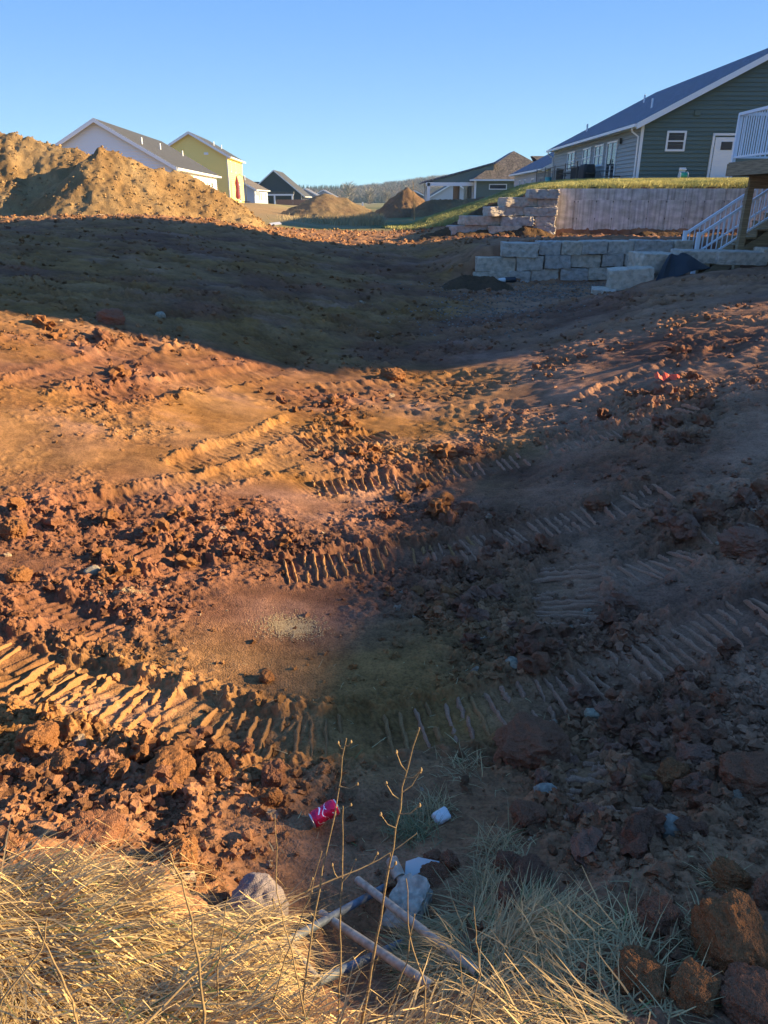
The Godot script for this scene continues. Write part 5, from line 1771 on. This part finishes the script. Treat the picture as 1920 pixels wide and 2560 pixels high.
	for a in [[0.945, 1.80, 0.11, 0.08, "grey_rock", "smooth round grey stone at the foot of the near ruts"], [0.97, 2.76, 0.08, 0.06, "pale_rock", "pale angular rock behind the near ruts"], [0.70, 3.30, 0.10, 0.04, "pale_rock", "flat pale stone left of the right track"], [-1.91, 4.25, 0.11, 0.06, "pale_rock", "pale flat stone on the sunlit clay at left"], [-3.55, 11.9, 0.22, 0.13, "pale_rock", "white stone lying in the far shadow"], [0.62, 2.12, 0.12, 0.06, "grey_rock", "flat grey stone on the rim of the near rut"]]:
		o = put("field_stone", lump(Vector3(a[2], a[3], a[2] * 0.75), 3, 0.22, 0.9, int(a[0] * 100), 0.25, 0.0, true), M[a[4]], null, w(a[0], gy(a[0], a[1]) + a[3] * 0.25, a[1]), Vector3(0.1, a[0] * 3.0, 0.1))
		tag(o, a[5], "stone", "stones on the lot")
	# straw coloured sand spill on the clay
	var sp := []
	var sc := []
	var grit := lump(Vector3.ONE, 0, 0.5, 1.0, 9)
	for a in [[-0.56, 3.78, 0.17, 0.13, 2600], [-1.62, 4.05, 0.10, 0.05, 500]]:
		for k in a[4]:
			var x: float = rng.randfn(a[0], a[2] * 0.5)
			var d: float = rng.randfn(a[1], a[3] * 0.5)
			var s := rng.randf_range(0.004, 0.010)
			sp.append(Transform3D(rand_basis(Vector3(s, s * 0.7, s)), Vector3(x, gy(x, d) + 0.002, -d)))
			var v := rng.randf_range(0.7, 1.25)
			sc.append(Color(0.40 * v, 0.27 * v, 0.13 * v))
	scatter("sand_spill", grit, sp, sc, M.gravel, "pale yellow sand spilled on the smooth clay", "sand")
	o = put("marker_flag", flag_mesh(), smat(0.75, 0.09, 0.03, 0.7), null, w(3.3, gy(3.3, 8.45) + 0.03, 8.45))
	tag(o, "crumpled orange marker ribbon on the right slope", "ribbon")
	o = put("sheet_scrap", box_mesh(Vector3.ZERO, Vector3(0.5, 0.02, 0.35)), M.white_plastic, null, w(-5.0, gy(-5.0, 36.2) + 0.08, 36.2), Vector3(0.25, 0.4, 0.1))
	tag(o, "pale scrap of sheeting beyond the foot of the big dirt pile", "sheet")

func flag_mesh() -> ArrayMesh:
	var b := MB.new()
	var pr := []
	for k in 10: pr.append([Vector3(-0.14 + k * 0.031, 0.02 * sin(k * 1.7) + 0.02, 0.02 * sin(k * 0.9)), 0.03 + 0.012 * sin(k * 2.1)])
	for k in 9:
		var p: Vector3 = pr[k][0]
		var q: Vector3 = pr[k + 1][0]
		var u := Vector3(0, pr[k][1], -pr[k][1] * 1.6)
		var v := Vector3(0, pr[k + 1][1], -pr[k + 1][1] * 1.6)
		b.quad(p - u * 0.4, q - v * 0.4, q + v, p + u)
		var dn := Vector3(0, -0.003, -0.002)
		b.quad(p + u + dn, q + v + dn, q - v * 0.4 + dn, p - u * 0.4 + dn)
	return b.mesh()

func ring_mesh(r: float, t: float) -> ArrayMesh:
	var p := []
	var rr := []
	for k in 25:
		p.append(Vector3(cos(TAU * k / 24.0) * r, 0, sin(TAU * k / 24.0) * r))
		rr.append(t)
	var m := MB.new()
	m.tube(p, rr, 6, false)
	return m.mesh()

func tube_hollow(A: Vector3, B: Vector3, r: float) -> ArrayMesh:
	var m := MB.new()
	m.tube([A, A.lerp(B, 0.5), B], [r, r, r], 14, false)
	# inner skin and rims
	var d := (B - A).normalized()
	var s := d.cross(Vector3.UP).normalized()
	var o := d.cross(s)
	var ri := r * 0.82
	for k in 14:
		var a := TAU * k / 14.0
		var b := TAU * (k + 1) / 14.0
		var ea := s * cos(a) + o * sin(a)
		var eb := s * cos(b) + o * sin(b)
		m.quad(A + eb * ri, A + ea * ri, B + ea * ri, B + eb * ri)
		m.quad(A + ea * ri, A + eb * ri, A + eb * r, A + ea * r)
		m.quad(B + eb * ri, B + ea * ri, B + ea * r, B + eb * r)
	return m.mesh()

# ------------------------------------------------------------------ grass
func blade(bend: float, seed_: int, kink := 0) -> ArrayMesh:
	# unit length ribbon: rises along +y, bends over towards +z
	var r := RandomNumberGenerator.new()
	r.seed = seed_
	var b := MB.new()
	var p := Vector3.ZERO
	var a := 0.15
	var side := 0.0
	var prev := [Vector3(-0.005, 0, 0), Vector3(0.005, 0, 0)]
	var n := 6
	for k in n:
		a += bend / n * r.randf_range(0.6, 1.4) if kink == 0 or k != kink else 1.5
		side += r.randf_range(-0.05, 0.05)
		p += Vector3(side, cos(a), sin(a)) / n
		var hw := 0.005 * (1.0 - pow((k + 1.0) / n, 2.0) * 0.85)
		var tw := Vector3(cos(k * 0.35), 0.2 * sin(k * 0.5), sin(k * 0.35) * 0.4)
		var cur := [p - tw * hw, p + tw * hw]
		b.quad(prev[0], prev[1], cur[1], cur[0])
		prev = cur
	return b.mesh()

func grass_at(list: Array, cols: Array, x: float, d: float, yaw: float, lean: float, len: float, c: Color, lift := 0.0) -> void:
	# yaw: 0 = towards the camera (+z), PI/2 = to the right
	var q := rng.randi() % list.size()
	var bs := Basis(Vector3.UP, yaw) * Basis(Vector3.RIGHT, lean) * Basis.from_scale(Vector3((len * 0.5 + 0.2) * rng.randf_range(0.5, 1.7), len, len))
	list[q].append(Transform3D(bs, Vector3(x, gy(x, d) + lift - 0.004, -d)))
	cols[q].append(c)

func straw_color() -> Color:
	var v := rng.randf_range(0.6, 1.2)
	var c := Color(0.64, 0.415, 0.165).lerp(Color(0.40, 0.25, 0.10), rng.randf() * rng.randf())
	if rng.randf() < 0.05: c = Color(0.16, 0.19, 0.05)
	return c * v

func build_grass() -> void:
	var meshes := [blade(0.7, 1), blade(1.1, 2), blade(1.5, 3), blade(1.9, 4), blade(0.4, 5), blade(0.5, 6, 2), blade(0.3, 7, 4)]
	var L := [[], [], [], [], [], [], []]
	var C := [[], [], [], [], [], [], []]
	# thick fallen straw on the left bank, combed to the right and over the edge
	for k in 19000:
		var d := rng.randf_range(0.42, 1.5)
		var edge := -0.30 - 0.22 * maxf(0.0, d - 1.0) + 0.06 * n_mid.get_noise_2d(d * 3.0, 4.0)
		var x := edge - pow(rng.randf(), 1.1) * (0.6 + d * 0.35)
		if d > 1.36 + 0.25 * n_mid.get_noise_2d(x * 1.6, 8.0): continue
		if blob(x, d, -0.55, 1.38, 0.10, 0.12) > 0.2 and rng.randf() < 0.8: continue
		var yaw := 1.25 + 1.0 * n_mid.get_noise_2d(x * 1.5, d * 1.5) * 1.6 + rng.randfn(0.0, 0.45)
		grass_at(L, C, x, d, yaw, rng.randf_range(0.6, 1.25), rng.randf_range(0.14, 0.32), straw_color(), 0.04 * maxf(0.0, n_lump.get_noise_2d(x * 0.6, d * 0.6) + 0.4))
	# front strip along the bottom of the picture
	for k in 6600:
		var x := rng.randf_range(-0.42, 0.56)
		var d := rng.randf_range(0.5, 1.13 - 0.05 * absf(x))
		if d > 1.02 and x > -0.3 and x < 0.16 and rng.randf() < 0.75: continue
		var yaw := 1.3 + 1.3 * n_mid.get_noise_2d(x * 2.0 + 9.0, d * 2.0) + rng.randfn(0.0, 0.55)
		if x > 0.25: yaw = -1.2 + rng.randfn(0.0, 0.7)
		grass_at(L, C, x, d, yaw, rng.randf_range(0.3, 1.1), rng.randf_range(0.12, 0.30), straw_color())
	# clump right of the pipes, spilling to the left and down
	for k in 3600:
		var a := rng.randf() * TAU
		var r := sqrt(rng.randf())
		var x := 0.30 + cos(a) * r * 0.24
		var d := 1.40 + sin(a) * r * 0.19
		if blob(x, d, 0.235, 1.46, 0.05, 0.05) > 0.0: continue
		# combed over to the left on its left half, to the right and away on the other
		var yaw := (-1.3 if x < 0.27 + 0.08 * n_mid.get_noise_2d(x * 3.0, d * 3.0) else 1.7) + 1.4 * n_mid.get_noise_2d(x * 4.0, d * 4.0) + rng.randfn(0.0, 0.55)
		grass_at(L, C, x, d, yaw, rng.randf_range(0.6, 1.3), rng.randf_range(0.08, 0.2), straw_color() * 0.9, 0.09 * (1.0 - r) * (0.6 + n_mid.get_noise_2d(x * 5.0, d * 5.0)))
	# thin mat to the right of it
	for k in 1100:
		var x := rng.randf_range(0.36, 0.68)
		var d := rng.randf_range(1.08, 1.42) - 0.1 * (x - 0.4)
		grass_at(L, C, x, d, rng.randf() * TAU, rng.randf_range(0.7, 1.3), rng.randf_range(0.10, 0.24), straw_color() * 0.9)
	# tufts on the shaded soil
	for a in [[0.10, 2.02, 0.10, 420, true], [0.19, 2.14, 0.07, 220, false], [0.40, 1.86, 0.09, 260, false], [0.36, 1.72, 0.10, 260, false], [0.30, 1.64, 0.09, 260, false], [0.80, 1.30, 0.10, 240, false], [0.96, 1.50, 0.03, 120, false], [0.33, 2.42, 0.12, 120, false]]:
		for k in a[3]:
			var x: float = rng.randfn(a[0], a[2] * 0.45)
			var d: float = rng.randfn(a[1], a[2] * 0.45)
			var c := straw_color() * 0.8
			if a[4] and rng.randf() < 0.8: c = Color(0.2, 0.17, 0.06) * rng.randf_range(0.7, 1.3)
			grass_at(L, C, x, d, rng.randf() * TAU, rng.randf_range(0.2, 1.1), rng.randf_range(0.05, 0.15), c)
	# stray straws
	for k in 420:
		var d := rng.randf_range(1.5, 3.4)
		var x := rng.randf_range(-0.58, 0.58) * d
		grass_at(L, C, x, d, rng.randf() * TAU, rng.randf_range(1.1, 1.5), rng.randf_range(0.05, 0.14), straw_color() * 0.9, 0.008)
	for q in 7: scatter("dry_grass", meshes[q], L[q], C[q], M.straw, "long dry straw coloured grass on the near bank", "grass")
	# short lawn blades behind the walls
	var tuft := MB.new()
	var r := RandomNumberGenerator.new()
	r.seed = 4
	for k in 14:
		var a := r.randf() * TAU
		var o := Vector3(cos(a), 0, sin(a)) * r.randf() * 0.09
		var tip := o + Vector3(r.randf_range(-0.05, 0.05), r.randf_range(0.05, 0.10), r.randf_range(-0.05, 0.05))
		var sd := Vector3(cos(a * 3.0), 0, sin(a * 3.0)) * 0.009
		tuft.tri(o - sd, o + sd, tip)
	var gx := []
	var gc := []
	for k in 30000:
		var d := 27.9 + 14.0 * pow(rng.randf(), 1.5)
		var x := rng.randf_range(0.0, 20.0)
		if not lawn_inside(x, d): continue
		if x > 12.2 and d > 39.6: continue
		gx.append(Transform3D(Basis(Vector3.UP, rng.randf() * TAU).scaled(Vector3.ONE * rng.randf_range(0.8, 1.7)), Vector3(x, base_h(x, d) + 0.02, -d)))
		var v := rng.randf_range(0.7, 1.25)
		var p := clampf(0.6 + n_big.get_noise_2d(x * 1.5, d * 1.5) + 0.05 * (x - 5.0), 0.0, 1.0)
		gc.append(Color(0.18, 0.21, 0.06).lerp(Color(0.52, 0.44, 0.14), p) * v)
	scatter("lawn_grass", tuft.mesh(), gx, gc, M.straw, "short yellow green lawn grass above the retaining walls", "grass")

# ------------------------------------------------------------------ dry weeds
func weed(label: String, pts: Array, r0: float, twigs: Array) -> void:
	var foot: Vector3 = pts[0]
	var t := thing("dry_weed", label, "weed stem", foot, 0.0, "dry weed stems on the bank")
	var cv := Curve3D.new()
	for k in pts.size():
		var q0: Vector3 = pts[maxi(k - 1, 0)]
		var q1: Vector3 = pts[mini(k + 1, pts.size() - 1)]
		cv.add_point(pts[k] - foot, -(q1 - q0) / 6.0, (q1 - q0) / 6.0)
	var P := []
	var R := []
	var n := 18
	var L := cv.get_baked_length()
	for k in n + 1:
		var s := float(k) / n
		P.append(cv.sample_baked(L * s) + Vector3(rng.randfn(0, 0.0012), 0, rng.randfn(0, 0.0012)))
		R.append(lerpf(r0, r0 * 0.35, s) * (1.25 if k % 4 == 2 else 1.0))
	put("stem", tube_mesh(P, R, 6), M.stem, t)
	for a in twigs:
		var base := cv.sample_baked(L * a[0])
		var dir := Vector3(a[1], a[2], a[3])
		var mid := base + dir * 0.55 + Vector3(0, -0.004, 0)
		var tip := base + dir + Vector3(0, 0.25 * dir.length(), 0)
		put("twig", tube_mesh([base, mid, tip], [r0 * 0.45, r0 * 0.35, r0 * 0.18], 5), M.stem, t)
		put("bud", lump(Vector3(r0 * 1.8, r0 * 3.0, r0 * 1.8), 1, 0.3, 1.0, 3), M.stem, t, tip)

func st(u: float, v: float, d: float) -> Vector3:
	return Vector3(u, v, -d)

func build_stems() -> void:
	weed("tall dry weed stem with a budded tip left of the red can", [st(-0.175, -1.66, 0.97), st(-0.16, -1.453, 1.0), st(-0.117, -1.20, 1.07), st(-0.086, -1.05, 1.10), st(-0.073, -0.95, 1.12)], 0.0028, [[0.98, 0.012, 0.012, 0.01], [0.97, -0.012, 0.01, 0.0], [0.86, 0.035, 0.006, 0.01], [0.8, 0.03, -0.004, 0.0]])
	weed("second straight weed stem leaning against the tall budded one", [st(-0.10, -1.68, 1.0), st(-0.092, -1.5, 1.02), st(-0.085, -1.25, 1.06), st(-0.078, -1.08, 1.08)], 0.0026, [[0.7, 0.03, 0.05, 0.0]])
	weed("thorny branched weed stem right of the red can", [st(-0.06, -1.70, 0.98), st(-0.03, -1.50, 1.03), st(0.015, -1.19, 1.06), st(0.037, -1.02, 1.08), st(0.066, -0.90, 1.09)], 0.0034, [[0.60, 0.012, 0.02, 0.01], [0.72, -0.03, 0.025, 0.0], [0.76, 0.04, 0.02, 0.01], [0.8, -0.028, 0.03, 0.0], [0.82, 0.035, 0.03, -0.01], [0.86, 0.03, 0.02, 0.01], [0.88, -0.02, 0.035, 0.0]])
	weed("thin pale weed stem between the boulder and the red can", [st(-0.14, -1.68, 0.92), st(-0.17, -1.42, 0.97), st(-0.205, -1.23, 1.0), st(-0.2, -1.04, 1.02)], 0.002, [])
	weed("stout dry stem in front of the straw hump", [st(-0.335, -1.55, 0.86), st(-0.333, -1.366, 0.88), st(-0.345, -1.17, 0.92), st(-0.372, -1.05, 0.94)], 0.0034, [])
	weed("short weed stem in front of the boulder", [st(-0.345, -1.62, 0.95), st(-0.335, -1.42, 1.0), st(-0.31, -1.27, 1.03)], 0.0024, [[0.6, 0.01, 0.02, 0.0]])
	weed("long thorny weed stem arching across the pit", [st(-0.62, -1.50, 0.72), st(-0.33, -1.40, 1.02), st(-0.15, -1.36, 1.13), st(0.0, -1.33, 1.18), st(0.07, -1.28, 1.2)], 0.003, [[0.5, 0.02, 0.03, 0.0], [0.62, 0.0, 0.03, 0.01], [0.7, 0.015, 0.03, 0.0], [0.78, -0.01, 0.03, 0.0], [0.86, 0.02, 0.025, 0.0], [0.92, 0.0, -0.03, 0.0]])
	weed("bent weed stem right of the pipes", [st(0.07, -1.68, 0.92), st(0.085, -1.46, 0.98), st(0.05, -1.36, 1.02), st(0.045, -1.24, 1.05)], 0.0024, [[0.5, 0.03, 0.02, 0.0]])
	weed("slanting dry stem over the right grass clump", [st(0.16, -1.66, 0.98), st(0.2, -1.48, 1.02), st(0.19, -1.40, 1.04), st(0.185, -1.33, 1.06)], 0.0022, [])
	weed("curved brown weed stem in the lower left straw", [st(-0.53, -1.52, 0.80), st(-0.545, -1.285, 0.84), st(-0.6, -1.14, 0.88), st(-0.66, -1.10, 0.9)], 0.0026, [])
	weed("dark crooked twig at the left picture edge", [st(-0.72, -1.44, 0.80), st(-0.65, -1.25, 0.82), st(-0.59, -1.19, 0.86), st(-0.575, -1.13, 0.88)], 0.003, [])
	weed("slender weed stem crossing the pipe tangle", [st(-0.27, -1.66, 0.95), st(-0.2, -1.42, 1.02), st(-0.15, -1.30, 1.06), st(-0.125, -1.2, 1.08)], 0.0022, [[0.5, -0.01, 0.03, 0.0], [0.75, 0.012, 0.03, 0.0]])
	weed("reddish weed stem right of the pipe tangle", [st(-0.02, -1.70, 0.93), st(0.01, -1.52, 0.98), st(0.045, -1.42, 1.0), st(0.06, -1.30, 1.02)], 0.0026, [[0.6, 0.03, 0.01, 0.0], [0.45, -0.025, 0.02, 0.0]])
	weed("thin weed stem at the bottom right of the pipe tangle", [st(0.13, -1.70, 0.92), st(0.12, -1.56, 0.96), st(0.16, -1.47, 0.99), st(0.15, -1.38, 1.0)], 0.002, [[0.6, 0.02, 0.01, 0.0]])

func build_far_plants() -> void:
	# tall dry reeds on the field
	var meshes := [blade(0.25, 11), blade(0.5, 12)]
	var L := [[], []]
	var C := [[], []]
	for k in 3600:
		var d := rng.randf_range(46.0, 66.0)
		var x := -7.5 + 7.6 * sqrt(rng.randf()) - 0.02 * (d - 46.0)
		if rng.randf() > 0.35 + 0.9 * smoothstep(-6.0, -1.5, x): continue
		var q := rng.randi() % 2
		var s := rng.randf_range(0.35, 0.8) * (0.6 + 0.5 * smoothstep(-4.0, -0.8, x))
		L[q].append(Transform3D(Basis(Vector3.UP, rng.randf() * TAU) * Basis.from_scale(Vector3(3.5, s, s)), Vector3(x, base_h(x, d) - 0.02, -d)))
		C[q].append(Color(0.42, 0.30, 0.14) * rng.randf_range(0.6, 1.2))
	for q in 2: scatter("dry_reeds", meshes[q], L[q], C[q], M.straw, "tall tan reeds growing on the far field", "reeds")
	# young staked tree
	var t := thing("young_tree", "thin young tree tied to a stake on the lawn edge", "tree", w(2.3, base_h(2.3, 60.0), 60.0))
	put("trunk", tube_mesh([Vector3(0, -0.1, 0), Vector3(-0.05, 1.4, 0), Vector3(-0.15, 2.7, 0.0)], [0.045, 0.03, 0.012], 6), M.stem, t)
	put("stake", box_mesh(Vector3(0.02, 0.55, 0.08), Vector3(0.07, 1.2, 0.07)), M.wood_new, t)
	for k in 9:
		var y := 1.1 + k * 0.18
		var a := k * 2.4
		put("branch", tube_mesh([Vector3(-0.05 * y / 1.4, y, 0), Vector3(cos(a) * 0.2 - 0.05, y + 0.3, sin(a) * 0.2), Vector3(cos(a) * 0.24 - 0.06, y + 0.5, sin(a) * 0.24)], [0.012, 0.008, 0.003], 4), M.stem, t)
	# post row far behind the reeds
	for k in 2:
		var o := put("fence_post", box_mesh(Vector3(0, 0.6, 0), Vector3(0.22, 1.5, 0.12)), M.frame, null, w(-2.9 + 0.0 * k, base_h(-2.9, 108.0), 108.0) if k == 0 else w(-6.2, base_h(-6.2, 118.0), 118.0))
		tag(o, ["pale marker post behind the reeds, nearest the lawn", "pale marker post farther left behind the reeds"][k], "post", "marker posts on the field")
